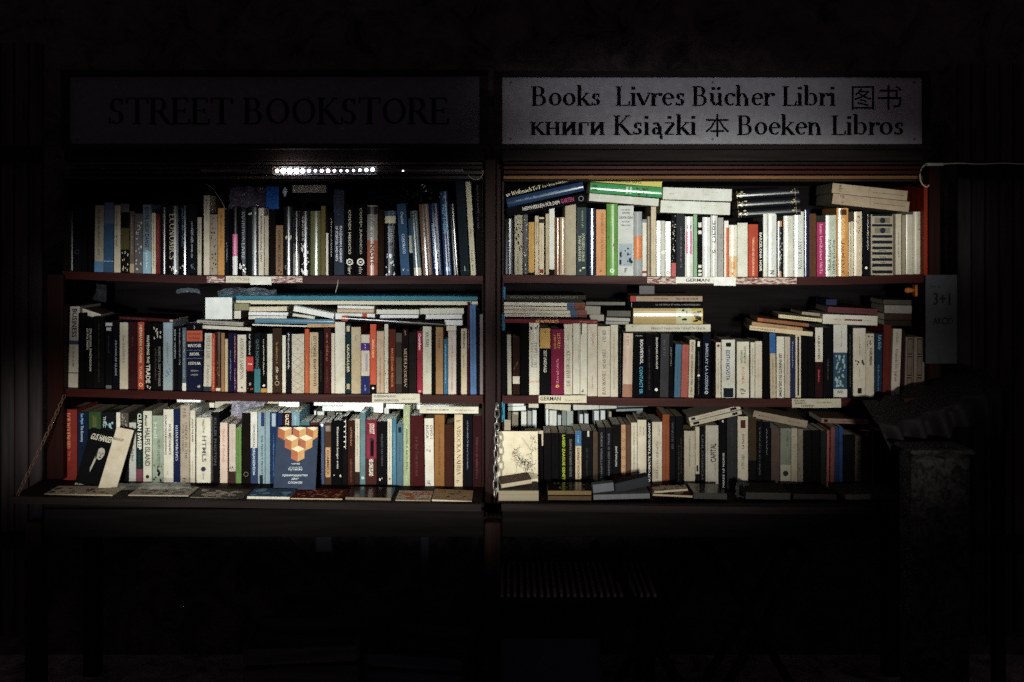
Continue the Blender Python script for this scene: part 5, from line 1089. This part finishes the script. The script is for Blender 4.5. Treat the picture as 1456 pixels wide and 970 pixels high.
for k in range(130):
    t = rr.random(); cx = .42 + .45 * t + rr.gauss(0, .05); cz = .66 - .42 * t + .3 * max(0, t - .5) * rr.random() * 2 + rr.gauss(0, .045)
    an = rr.uniform(0, 6.28); l = rr.uniform(.008, .05); a, b_ = cx * w, cz * h; c, d = (cx + l * math.cos(an)) * w, (cz + l * math.sin(an)) * h
    if all(0.01 * w < q < .98 * w for q in (a, c)) and all(.1 * h < q < .97 * h for q in (b_, d)): stroke(a, b_, c, d, rr.uniform(.0006, .0013))
for k in range(60):
    cx, cz = rr.uniform(.82, .96), rr.uniform(.66, .92); an = rr.uniform(0, 6.28); stroke(cx * w, cz * h, (cx + .03 * math.cos(an)) * w, min(.97, cz + .03 * math.sin(an)) * h, .0006)
stroke(.6 * w, .9 * h, .82 * w, .7 * h, .001)
art(r, xs + .0003, P, '2c281f')
face_text(r, xs + .0004, 'PETER', .05 * w, .3 * w, .14 * h, .18 * h, '7c7460', True); face_text(r, xs + .0004, 'ESZTERHAZY', .3 * w, .6 * w, .1 * h, .135 * h, '7c7460', True)
face_text(r, xs + .0004, 'HARMONIA', .05 * w, .4 * w, .04 * h, .08 * h, '7c7460', True); face_text(r, xs + .0004, '', .22 * w, .55 * w, .3 * h, .315 * h, '8c8470', marks=True)

def small_face(x0, x1, p0, p1, y, hexc, label, cat='card', name='paper_card', th=.0012, txt=None, mk=0, rot=0.0, kind='plain', curl=0.0, group=None):
    w = X(x1, y) - X(x0, y); h = Z(p0, y) - Z(p1, y); n = 8; rnd = random.Random(int(x0))
    o = empty(name, (X(x0, y), y, Z(p1, y)), (0, rot, 0)); tag(o, label, cat, group); v = []; f = []
    for j in range(3):
        for i in range(n + 1):
            v.append((w * i / n, -curl * math.sin(math.pi * i / n) * (1 - j / 3) + rnd.uniform(-.0003, .0003), h * j / 2 + rnd.uniform(-.0004, .0004)))
    k = len(v); v += [(a, b_ + th, c) for a, b_, c in v]
    for j in range(2):
        for i in range(n):
            q = j * (n + 1) + i; f.append((q, q + 1, q + n + 2, q + n + 1)); f.append((k + q, k + q + n + 1, k + q + n + 2, k + q + 1))
    rim = list(range(n + 1)) + [2 * n + 1, 3 * n + 2] + list(range(3 * n + 1, 2 * n + 1, -1)) + [n + 1]
    for a, c in zip(rim, rim[1:] + rim[:1]): f.append((a, a + k, c + k, c))
    mesh('sheet', v, f, mat('paper_' + hexc, hexc, .65, kind), o)
    for t_, u0, u1, v0, v1, hx in (txt or []):
        if t_ == '~': gv, gf, gx0, gx1, gy0, gy1 = marks_geo((u1 - u0) * w / ((v1 - v0) * h), int(x0 + u0 * 100))
        else: gv, gf, gx0, gx1, gy0, gy1 = text_geo(t_, .01)
        vv = [((u0 + (p[0] - gx0) / (gx1 - gx0) * (u1 - u0)) * w, -.0012 - curl, (v0 + (p[1] - gy0) / (gy1 - gy0) * (v1 - v0)) * h) for p in gv]
        if curl: vv = [(a, -.0009 - curl * math.sin(math.pi * min(1, max(0, a / w))) * (1 - min(1, c / h) * 2 / 3), c) for a, b_, c in vv]
        mesh('lettering', vv, gf, mat('ink_' + hx, hx, .6, 'plain'), o)
    return o
LG = 'paper labels on the shelf edges'
small_face(321, 386, 392.5, 402, -.0225, 'c4bea8', 'long torn paper label taped on the shelf edge beneath the mustard book', 'label', 'shelf_label', txt=[('FICTION', .08, .5, .3, .75, 'a89c7c')], rot=.012)
small_face(356, 386, 393.6, 405, -.0245, 'd2cfc2', 'blank white tag over the end of the torn paper label', 'label', 'shelf_label', th=.0008)
small_face(961, 1017, 394, 403, -.0225, 'd6d4ca', 'white paper label reading GERMAN on the top shelf edge', 'label', 'shelf_label', txt=[('GERMAN', .25, .85, .25, .75, '3c3c40')])
small_face(1015, 1046, 393.6, 406, -.0245, 'dcdcd6', 'blank white card sticking out beside the GERMAN label of the top shelf', 'label', 'shelf_label', th=.0008, rot=.02)
small_face(529, 597, 560, 573, -.0225, 'c6c2b2', 'paper label with two lines of capitals under the blush book', 'label', 'shelf_label', txt=[('RUSSIAN/SLAVIC', .04, .5, .6, .85, '7a7466'), ('SERBIA/CRNAGORA', .04, .56, .15, .42, '7a7466'), ('~', .62, .92, .35, .55, '9a968a')])
small_face(766, 834, 562.4, 573, -.0225, 'c4bea8', 'paper label reading GERMAN on the middle shelf edge', 'label', 'shelf_label', txt=[('GERMAN', .03, .46, .3, .85, '26241f'), ('~', .56, .92, .2, .5, 'a09a86')])
small_face(1126, 1196, 567, 579.5, -.0225, 'a8a290', 'curling paper label reading ITALIAN under the black books', 'label', 'shelf_label', txt=[('ITALIAN', .04, .26, .66, .88, '4c463c'), ('SPANISH', .06, .28, .38, .6, '4c463c'), ('HEBREW', .18, .44, .1, .32, '4c463c'), ('~', .5, .8, .5, .72, '5c564c')], curl=.006)
small_face(292, 330, 423, 454, -.012, 'd9dcd2', 'blank white square card standing on the books over the dictionary', th=.002, name='blank_card')
small_face(416, 464, 263.5, 274, .01, '6f6c64', 'dim grey paper strip hanging under the ceiling battens', 'label', 'paper_strip')
small_face(1316, 1361, 391, 517, -.04, '38383c', 'dim-coloured white paper notice reading 3+1 AKCIÓ pinned to the end post', 'notice', 'paper_notice', txt=[('3+1', .24, .78, .66, .8, '0c0c0e'), ('AKCIÓ', .24, .86, .44, .54, '0c0c0e'), ('~', .15, .5, .86, .88, '1c1c1e')])  # white paper, its dimness put into a dark grey colour
small_face(763.4, 772.4, 612.6, 634, -.004, 'a89e88', 'small cream card sticking up behind the drawing', 'card', 'paper_card')
small_face(717, 726, 597, 616, .0, '8c8272', 'beige slip standing next to the chain behind the drawing', 'card', 'paper_slip')
small_face(713.4, 717.6, 571, 600, .0, '2c88a8', 'narrow teal strip standing at the side of the case, lowest', 'strip', 'teal_strip', group='teal strips')
small_face(713.6, 718, 446, 482, .0, '2c6c88', 'narrow teal strip standing beside the magazines', 'strip', 'teal_strip', group='teal strips')
small_face(715, 718.6, 408, 426, .0, '2a6486', 'short teal strip right under the highest shelf', 'strip', 'teal_strip', group='teal strips')
o = B(); o.box(X(915), X(937), .1, .102, Z(422), Z(409)); o = o.build('grey_card', mat('paper_4c4a4c', '5c5a5c', .7, 'plain')); tag(o, 'dark grey card standing behind the tan lying book with a red head', 'card')

# tray: flat things
def flat(px, th, depth, y, hexs, look, artf=None, pages=True, ph='c8bfa4', yaw=0.0, group='books lying on the front ledge'):
    xl, pl, xr, pr = px
    r = lying(px, th, depth, y, hexs, look, '', pages, yaw, pages_hex=ph, group=group)
    if artf:
        s = (D0 + y) / D0; t = th / PPM * s / 2; Lh = (Vector((X(xl, y), Z(pl, y))) - Vector((X(xr, y), Z(pr, y)))).length
        artf(r, t, depth, Lh)
    return r
def blobs(hexc, n, seed, lo=.004, hi=.014):
    def f(r, t, d, L_):
        q = random.Random(seed); P = []
        for i in range(n):
            cy, cz = q.uniform(.1, .9) * d, q.uniform(.08, .92) * L_; rad = q.uniform(lo, hi)
            P.append([(max(0.002, min(d - .002, cy + rad * q.uniform(.6, 1.2) * math.sin(a))), max(.002, min(L_ - .002, cz + rad * 1.4 * q.uniform(.6, 1.2) * math.cos(a)))) for a in [k * 1.047 for k in range(6)]])
        art(r, t + .0003, P, hexc)
    return f
YT = -.17
flat((44, 703, 160, 703.5), 2.4, .1, YT, 'c0b296', 'creased newspaper lying at the dark end of the front ledge', blobs('5c5040', 26, 1, .003, .009), ph='b8a88c')
flat((182, 703.6, 268, 704.6), 1.6, .1, YT + .005, 'b4ac9a', 'printed pamphlet under clear film below the sage and white spines', blobs('5c564c', 30, 2, .003, .009), ph='a8a090')
flat((270, 706.5, 345, 708.5), 2.4, .1, YT, '57504a', 'dark mottled brochure on the ledge below the HTML5 book', blobs('a89c88', 30, 3), ph='8c8474')
flat((351, 705.4, 412, 706.4), 6, .09, YT - .004, '3c5c74', 'blue-covered book with white page edges under the cube booklet', blobs('6c8ca0', 12, 4), ph='cfccbc')
flat((413, 708, 487, 709), 3.6, .11, YT, '5c1c18', 'maroon book with a gold ornamental title on the ledge', blobs('b07c4c', 46, 5, .002, .006), ph='c0b090')
flat((491, 706.6, 556, 708), 4.4, .12, YT, '2c1c16*', 'dark brown glossy book on the ledge under the crimson spine', None, ph='7c7060')
flat((562, 711, 612, 712), 2.4, .11, YT, 'c4b49c', 'cream booklet with an orange pattern on the front ledge', blobs('b85c28', 60, 6, .002, .007), ph='c0b494')
flat((614, 710, 671, 712.5), 3, .12, YT, 'b08e62', 'kraft-brown booklet with dark drops, at the centre post', blobs('2a1c10', 5, 7, .003, .006), ph='c8c0ac')
flat((708.6, 697.6, 766, 697.6), 15, .1, YT, '5c564c', 'thick beige-edged book lying below the drawing by the chain', None, ph='8f8672')
flat((712, 688, 756, 682), 6, .08, YT + .02, '6c6258', 'small worn paperback lying aslant on the thick beige-edged book', blobs('7c3c2c', 12, 8), ph='a89c88', yaw=.1)
flat((779, 705, 841, 705.4), 6.4, .1, YT, '2a1f18', 'dark book with scattered gold print below the lime-lettered spine', blobs('b09464', 30, 9, .001, .004), ph='4a3c2c')
flat((779, 697.6, 841, 697.8), 6.6, .1, YT + .002, '17130f*', 'black gilt book on top of the dark one with gold print', blobs('a8885c', 20, 10, .001, .004), ph='6c5a3c')
flat((843.6, 703.6, 924, 701.6), 7.4, .12, YT, '60626a', 'silver-grey book with rounded corner below the ringed peach spine', None, ph='64666a')
flat((842, 689.6, 872, 686), 12, .03, YT - .002, '5c5e64', 'folded grey flap lying on the silver-grey book', None, ph='5c5e64')
flat((873, 688, 921, 677), 14, .05, YT + .03, '26282c', 'dark slate book propped up on the silver-grey one', None, ph='26282c')
flat((928, 702, 985, 704.6), 3.4, .12, YT, '5c3028', 'red and cream brochure on the ledge below the rust spine', blobs('b8ac94', 22, 11), ph='a89c84')
flat((930, 698.6, 978, 695), 3, .05, YT + .01, 'b4a890', 'cream folded leaflet on the red and cream brochure', blobs('5c3028', 8, 12, .002, .006), ph='b4a890')
flat((986, 700.6, 1034, 701.6), 9, .11, YT, '121217*', 'black book with faint capitals on the ledge below the CAPITAL spine', None, ph='3c3a38')
flat((1060, 700, 1124, 701), 10, .12, YT, '2c2a26', 'dark grey book lying on the ledge under the grey-green spine', None, ph='34322e')
flat((1128, 702, 1190, 703), 8, .12, YT, '1c1a18', 'blackish book lying on the ledge under the slim rose spine', None, ph='24221f')
flat((1202, 703, 1278, 702), 8, .12, YT, '33312f', 'dim grey book with rounded corner at the dark end of the ledge', None, ph='3e3c38')

# ------------------------------------------------------------------ film, bags, chains, wires
def crumple(name, x0, x1, p0, p1, y, m, label, cat, amp=.012, seed=1, nx=26, nz=16, edge=.006):
    v = []; f = []
    for j in range(nz + 1):
        for i in range(nx + 1):
            u, w_ = i / nx, j / nz; q = Vector((u * 5 + seed * 7, w_ * 4, seed))
            e = noise.noise(q * 1.3) * edge * (1 if i in (0, nx) or j in (0, nz) else .6)
            env = math.sin(math.pi * min(1, max(0, u))) ** .4
            v.append((X(x0 + (x1 - x0) * u, y) + e, y + amp * (noise.noise(q) + .6 * abs(noise.noise(q * 2.7)) + .3 * abs(noise.noise(q * 6.1))) , Z(p1 + (p0 - p1) * w_, y) * 1 + noise.noise(q * 1.9 + Vector((9, 2, 3))) * edge - (1 - env) * .006))
    for j in range(nz):
        for i in range(nx): k = j * (nx + 1) + i; f.append((k, k + 1, k + nx + 2, k + nx + 1))
    o = mesh(name, v, f, m); tag(o, label, cat)
    md = o.modifiers.new('thickness', 'SOLIDIFY'); md.thickness = .0004
    return o
crumple('plastic_bag', 325, 376, 265, 297, .03, film('clear_film_violet', '5c5464', .5), 'crumpled violet-grey plastic bag stuffed above the NUTRITION book', 'bag', .02, 1)
crumple('plastic_bag', 548, 632, 262, 296, .05, film('black_film', '0b0d10', .9), 'crumpled black plastic bag above the LARSSON book', 'bag', .03, 2)
crumple('plastic_wrap', 310, 392, 410, 422, .05, film('clear_film', '70787e', .4), 'crumpled clear plastic wrap lying on the long teal board', 'wrap', .03, 3)
crumple('plastic_wrap', 251, 284, 410, 416, .05, film('clear_film', '70787e', .4), 'small end of clear wrap sticking out under the shelf by the wide dictionary', 'wrap', .01, 4, edge=.002)
crumple('plastic_bag', 328, 374, 568, 600, .1, film('lavender_film', 'b0aebc', .95), 'lavender plastic bag bulging over the leaf green spine', 'bag', .03, 5)
crumple('cloth_rag', 98, 150, 404, 440, .2, mat('corner_grey', '34373a', .8, 'plain'), 'grey cloth tucked in the corner over the BUSINESS book', 'cloth', .03, 6)  # sheet standing in for the greyish side at the case corner
crumple('clear_film_sheet', 166, 272, 686, 706, -.1, film('clear_sheet', 'b4b4ac', .14), 'clear plastic sheet leaning over the ledge before the sage spine', 'film', .012, 7)
crumple('plastic_bag', 1046, 1066, 686, 708, -.1, film('dark_film', '3c4044', .7), 'small dark plastic bag on the ledge below the cream spine with a brown square', 'bag', .02, 8)
o = B(); o.box(X(372), X(391), .05, .06, Z(297), Z(263), .001); o = o.build('blue_folder', mat('blue_card', '0d4a94', .5, 'plain')); tag(o, 'bright blue folder corner beside the violet-grey bag', 'folder')
bm = bmesh.new(); bmesh.ops.create_uvsphere(bm, u_segments=12, v_segments=8, radius=1); me = bpy.data.meshes.new('tag'); 
for vv in bm.verts: vv.co = Vector((vv.co.x * .0075 * (1 - .35 * max(0, -vv.co.z)), vv.co.y * .003, vv.co.z * .015))
bm.to_mesh(me); bm.free(); me.materials.append(mat('pale_plastic', '8fa0a8', .3, 'plain')); o = bpy.data.objects.new('hanging_tag', me); COL.objects.link(o); o.location = (X(403), .02, Z(273)); tag(o, 'pale drop-shaped tag hanging beside the blue folder', 'tag')

def chain(pts, link, rad, label, m):
    c = empty('chain', pts[0]); tag(c, label, 'chain', 'chains on the bookcases')
    bb = B(); ring = [(math.cos(a) * link * .32, 0, math.sin(a) * link * .32 + (link * .3 if math.sin(a) > 0 else -link * .3)) for a in [k * 6.283 / 12 for k in range(12)]]
    bb.tube(ring, rad, 5, True); me = None; pts = [Vector(p) for p in pts]; dist = 0; k = 0
    for a, b_ in zip(pts, pts[1:]):
        n = max(1, int(round((b_ - a).length / (link * .96))))
        for i in range(n):
            p = a.lerp(b_, (i + .5) / n); q = (b_ - a).to_track_quat('Z', 'X').to_matrix().to_4x4() @ Matrix.Rotation((k % 2) * 1.35 + .35 + random.uniform(-.25, .25), 4, 'Z')
            if me is None: o = bb.build('link', m, c, True); me = o.data
            else: o = bpy.data.objects.new('link', me); COL.objects.link(o); o.parent = c
            o.matrix_local = Matrix.Translation(p - pts[0]) @ q; k += 1
STEEL = mat('galvanised_steel', '8c8c88', .35, 'plain', .9)
chain([(X(707, -.03), -.03, Z(574, -.03)), (X(706, -.09), -.09, Z(640, -.09)), (X(704, -.14), -.14, Z(706, -.14))], .022, .0024, 'steel chain hanging down the centre post in front of the drawing', STEEL)
chain([(X(92, -.03), -.03, Z(562, -.03)), (X(60, -.1), -.1, Z(632, -.1)), (X(24, -.19), -.19, Z(706, -.19))], .013, .0012, 'thin rusty chain slanting down past the dark red end book', mat('rusty_steel', '6c5648', .5, 'plain', .6))
CW = mat('white_cable', 'a8a294', .45, 'plain')
def wire(pts, r, label, name='cable_loop', m=CW, group='cable loops'):
    b = B(); b.tube(pts, r, 6); o = b.build(name, m, None, True); tag(o, label, 'cable', group); return o
wire([(X(676 + 11 * math.cos(a), -.05), -.05 - .01 * math.sin(a), Z(243 - 12.5 * math.sin(a), -.05)) for a in [math.pi + i * math.pi / 12 for i in range(13)]], .0013, 'short white cable loop hanging by the centre post')
wire([(X(1318 + 10 * math.cos(a) * (1 if math.cos(a) < 0 else .5), -.06), -.06, Z(250 - 16 * math.sin(a), -.06)) for a in [math.pi * .45 + i * math.pi * 1.25 / 14 for i in range(15)]], .0022, 'longer white cable loop at the end post')
wire([(X(1316 + i * 10, -.07), -.07, Z(233 + .6 * math.sin(i), -.07)) for i in range(16)], .0022, 'white cable running straight from the end post along the wall', 'wall_cable')
wire([(X(292 + i * 3.2), .0, Z(262 + i * i * .35 + i * .9)) for i in range(11)], .0009, 'thin grey wire sagging past the tall cream book', 'thin_wire')
wire([(X(481, -.024), -.024, Z(398, -.024)), (X(479.4, -.024), -.024, Z(408, -.024)), (X(477, -.02), -.02, Z(416, -.02))], .0013, 'frayed pale string end dangling from the highest shelf', 'string_end')
o = B(); o.box(X(1304), X(1327), -.075, -.055, Z(236, -.07), Z(232, -.07), .001); o = o.build('cable_clip', mat('pale_clip', '9c988c', .4, 'plain')); tag(o, 'pale cable clip at the top of the end post', 'clip')
pg = empty('wall_peg', (X(1299), .0, Z(413))); tag(pg, 'orange-brown wooden peg on the inside wall of the case', 'peg')
b = B(); b.box(.0, .008, -.012, .012, -.018, .018, .001); b.build('plate', mat('orange_wood', 'a8622c', .4, 'wood'), pg)
b = B(); b.tube([(0, 0, 0), (-.012, 0, 0), (-.02, 0, 0), (-.028, 0, .001)], [.006, .0085, .0095, .006], 10); b.build('knob', mat('orange_wood', 'a8622c', .4, 'wood'), pg, True)
# ------------------------------------------------------------------ shutters, covered box, things under the stall
def shutter(x0, x1, p0, p1, y, n, label):
    c = empty('wooden_shutter', (X(x0, y), y, Z(p1, y))); tag(c, label, 'shutter', 'shutters beside the stall'); w = (X(x1, y) - X(x0, y)) / n; h = Z(p0, y) - Z(p1, y)
    b = B(); b.box(.002, w - .002, 0, .018, 0, h, .003); o = b.build('plank', mat('weathered_plank', '3c3536', .8, 'woodz'), c)
    for i in range(1, n): q = bpy.data.objects.new('plank', o.data); COL.objects.link(q); q.parent = c; q.location = (w * i, random.uniform(-.002, .002), 0)
    b = B(); b.box(0, w * n, -.014, -.003, h * .15, h * .15 + .05, .002); b.build('cross_bar', W_low, c)
    b = B(); b.box(0, w * n, -.014, -.003, h * .8, h * .8 + .05, .002); b.build('cross_bar', W_low, c)
shutter(-60, 60, 60, 905, .05, 6, 'dark plank shutter standing open beside the red end post of the LED-lit case')
shutter(1362, 1520, 90, 905, .1, 8, 'dark plank shutter beside the paper notice')
# tarpaulin draped over a tall box
tp = empty('draped_tarpaulin', (X(1330, -.3), -.3, 0)); tag(tp, 'dark tarpaulin slung on two poles in front of the case end', 'tarpaulin')
v = []; f = []; nx, nz = 46, 40; y = -.4
xl, xr = X(1250, y), X(1470, y)
for j in range(nz + 1):
    for i in range(nx + 1):
        u, w_ = i / nx, j / nz
        zt = Z(604 - 62 * max(0, (u - .12)) ** 1.1 if u < .85 else 560 + 30 * (u - .85), y); xx = xl + (xr - xl) * u
        hang = w_; z = zt - hang * (.1 + .04 * math.sin(u * 9))
        q = Vector((u * 7, z * 1.2, 2)); fold = .028 * math.sin(u * 40 + 1.5 * math.sin(z * 3)) * min(1, hang * 3 + .15) + .03 * noise.noise(q) 
        narrowing = .05 * hang * (1 - u)
        v.append((xx + narrowing + .01 * noise.noise(q * 2) - X(1330, -.3), y + .3 + fold + (.0 if j else .02) + .12 * u, z))
for j in range(nz):
    for i in range(nx): k = j * (nx + 1) + i; f.append((k, k + nx + 1, k + nx + 2, k + 1))
k0 = len(v)
for i in range(nx + 1):                              # the top of the cloth, running back
    a = v[i]; v.append((a[0] + .05, a[1] + .25, a[2] + .02 + .01 * noise.noise(Vector((i * .4, 1, 1)))))
for i in range(nx): f.append((i, i + 1, k0 + i + 1, k0 + i))
o = mesh('cloth', v, f, mat('tarpaulin', '161415', .7, 'plain'), tp, True)
for q in (1305, 1440):
    b = B(); b.box(X(q, -.3) - X(1330, -.3), X(q, -.3) - X(1330, -.3) + .03, .1, .13, 0, Z(575 if q < 1400 else 560, -.3)); b.build('pole', W_darkz, tp)
# stone pillar with a mottled face
pl = empty('stone_pillar', (X(1328, -.5), -.5, 0)); tag(pl, 'mottled grey stone post at the dark end of the stall', 'post')
b = B(); b.box(-.075, .075, -.05, .05, 0, Z(640, -.5), .012); b.build('shaft', mat('mottled_stone', '2e2b2a', .9, 'mottle'), pl)
b = B(); b.box(-.085, .085, -.06, .06, Z(640, -.5), Z(634, -.5), .006); b.build('cap', mat('mottled_stone', '2e2b2a', .9, 'mottle'), pl)
# under the stall
gm = empty('slatted_bench', (X(810, -.05), -.05, Z(850, -.05))); tag(gm, 'dark slatted bench standing under the bookcase near the middle', 'bench')
b = B(); b.box(-.0045, .0045, 0, .3, .0, .012, .001); o = b.build('slat', mat('pale_slat', '8a8480', .7, 'plain'), gm); o.location = (-.25, 0, 0)
for i in range(1, 26): q = bpy.data.objects.new('slat', o.data); COL.objects.link(q); q.parent = gm; q.location = (-.25 + .0205 * i, 0, 0)
b = B(); b.box(-.27, .28, -.005, .012, -.02, -.002); b.build('rail', W_dark, gm)
b = B(); b.box(-.27, .28, .28, .3, -.02, -.002); b.build('rail', W_dark, gm)
for sx in (-.25, .25):
    for sy in (.01, .27): b = B(); b.box(sx - .015, sx + .015, sy, sy + .02, -Z(850, -.05), -.021); b.build('leg', W_darkz, gm)
b = B(); b.box(-.2, .17, 0, .28, 0, .2, .008); o = b.build('storage_box', mat('blue_grey_plastic', '343846', .7, 'plain')); o.location = (X(780, .05), .06, .0); tag(o, 'blue-grey plastic storage box on the ground beneath the slatted bench', 'box')
def trestle(x, y, label, w=.24, hh=.46):
    c = empty('folding_trestle', (x, y, 0)); tag(c, label, 'trestle', 'folded trestles under the stall')
    for s in (-1, 1):
        b = B(); b.tube([(-s * w / 2, .01 * s, .0), (s * w / 2, .01 * s, hh)], .014, 6); b.build('leg', W_darkz, c)
        b = B(); b.tube([(-s * w / 2, .01 * s + .16, .0), (s * w / 2, .01 * s + .16, hh)], .014, 6); b.build('leg', W_darkz, c)
        b = B(); b.tube([(s * w / 2, -.02, hh * .96), (s * w / 2, .2, hh * .96)], .012, 6); b.build('crossbar', W_dark, c)
trestle(X(930), -.05, 'dark folding trestle under the stall beside the slatted bench')
trestle(X(1080), .0, 'dark folding trestle under the stall near the stone post', .3, .5)
def crate(x, y, w, d, h, hexc, label, yaw=0):
    c = empty('crate', (x, y, 0), (0, 0, yaw)); tag(c, label, 'crate', 'crates under the stall'); m = mat('crate_' + hexc, hexc, .7, 'wood')
    for k in range(4):
        z = h * k / 4 + .006
        b = B(); b.box(-w / 2, w / 2, -d / 2, -d / 2 + .01, z, z + h / 4 - .014, .001); b.build('plank', m, c)
        b = B(); b.box(-w / 2, w / 2, d / 2 - .01, d / 2, z, z + h / 4 - .014, .001); b.build('plank', m, c)
        for s in (-1, 1): b = B(); b.box(s * w / 2 - .005, s * w / 2 + .005, -d / 2 + .011, d / 2 - .011, z, z + h / 4 - .014, .001); b.build('plank', m, c)
crate(X(430), .05, .34, .26, .24, '46443c', 'dim wooden crate under the stall below the cube booklet', .1)
crate(X(600), .08, .3, .26, .2, '3c3c44', 'dim grey crate under the stall between the first crate and the storage box', -.15)
b = B(); b.box(X(450), X(474), -.02, .0, Z(783), Z(755), .004); o = b.build('hanging_cloth', mat('grey_violet_cloth', '201e28', .8, 'plain')); tag(o, 'small violet-grey cloth hanging under the apron board', 'cloth')
b = B(); b.box(X(599), X(612), -.03, .0, Z(820), Z(756), .004); o = b.build('hanging_strap', mat('grey_violet_cloth', '201e28', .8, 'plain')); tag(o, 'narrow grey strap hanging under the apron board', 'strap')

# ------------------------------------------------------------------ labels of all books; those that show smallest join one heap
def shown(r):
    c = next(o for o in r.children if o.name.startswith(('cover', 'sheet')))
    xs = [v.co.x for v in c.data.vertices]; zs = [v.co.z for v in c.data.vertices]
    a = (max(xs) - min(xs)) * (max(zs) - min(zs))
    return a * (.45 if 'books in the second row' == r.get('_g') else 1)
KEEP = 296
for r, lab, grp in ALLB: r['_g'] = grp
order = sorted(ALLB, key=lambda t: -shown(t[0])); keep = order[:KEEP]; rest = order[KEEP:]
for r, lab, grp in ALLB: del r['_g']
bpy.context.view_layer.update()
seen = {}
for r, lab, grp in keep:
    r['label'] = lab; r['category'] = 'book'; r['group'] = grp
    if 'magazine' in lab.split()[:4]: r.name = 'magazine'; r['category'] = 'magazine'
    if 'brochure' in lab or 'pamphlet' in lab or 'newspaper' in lab or 'leaflet' in lab: r.name = 'brochure'; r['category'] = 'brochure'
    if 'board lying' in lab: r.name = 'long_board'; r['category'] = 'board'
    seen.setdefault(lab, []).append(r)
    if len(lab.split()) > 16: print('LONG', len(lab.split()), lab)
for k, rs in seen.items():
    if len(rs) > 1: print('DUP', len(rs), k)
v = []; f = []; mi = []; ms = []
for r, lab, grp in rest:
    for c in list(r.children):
        M = c.matrix_world; n = len(v); v += [M @ q.co for q in c.data.vertices]
        m = c.data.materials[0]
        if m not in ms: ms.append(m)
        for p_ in c.data.polygons: f.append([n + q for q in p_.vertices]); mi.append(ms.index(m))
        bpy.data.objects.remove(c)
    bpy.data.objects.remove(r)
o = mesh('small_books', v, f, mats=ms, fm=mi); o['kind'] = 'stuff'; o['label'] = 'the thinnest books and slivers of books tucked between and behind the others'; o['category'] = 'books'
print('BOOKS', len(ALLB), len(rest))
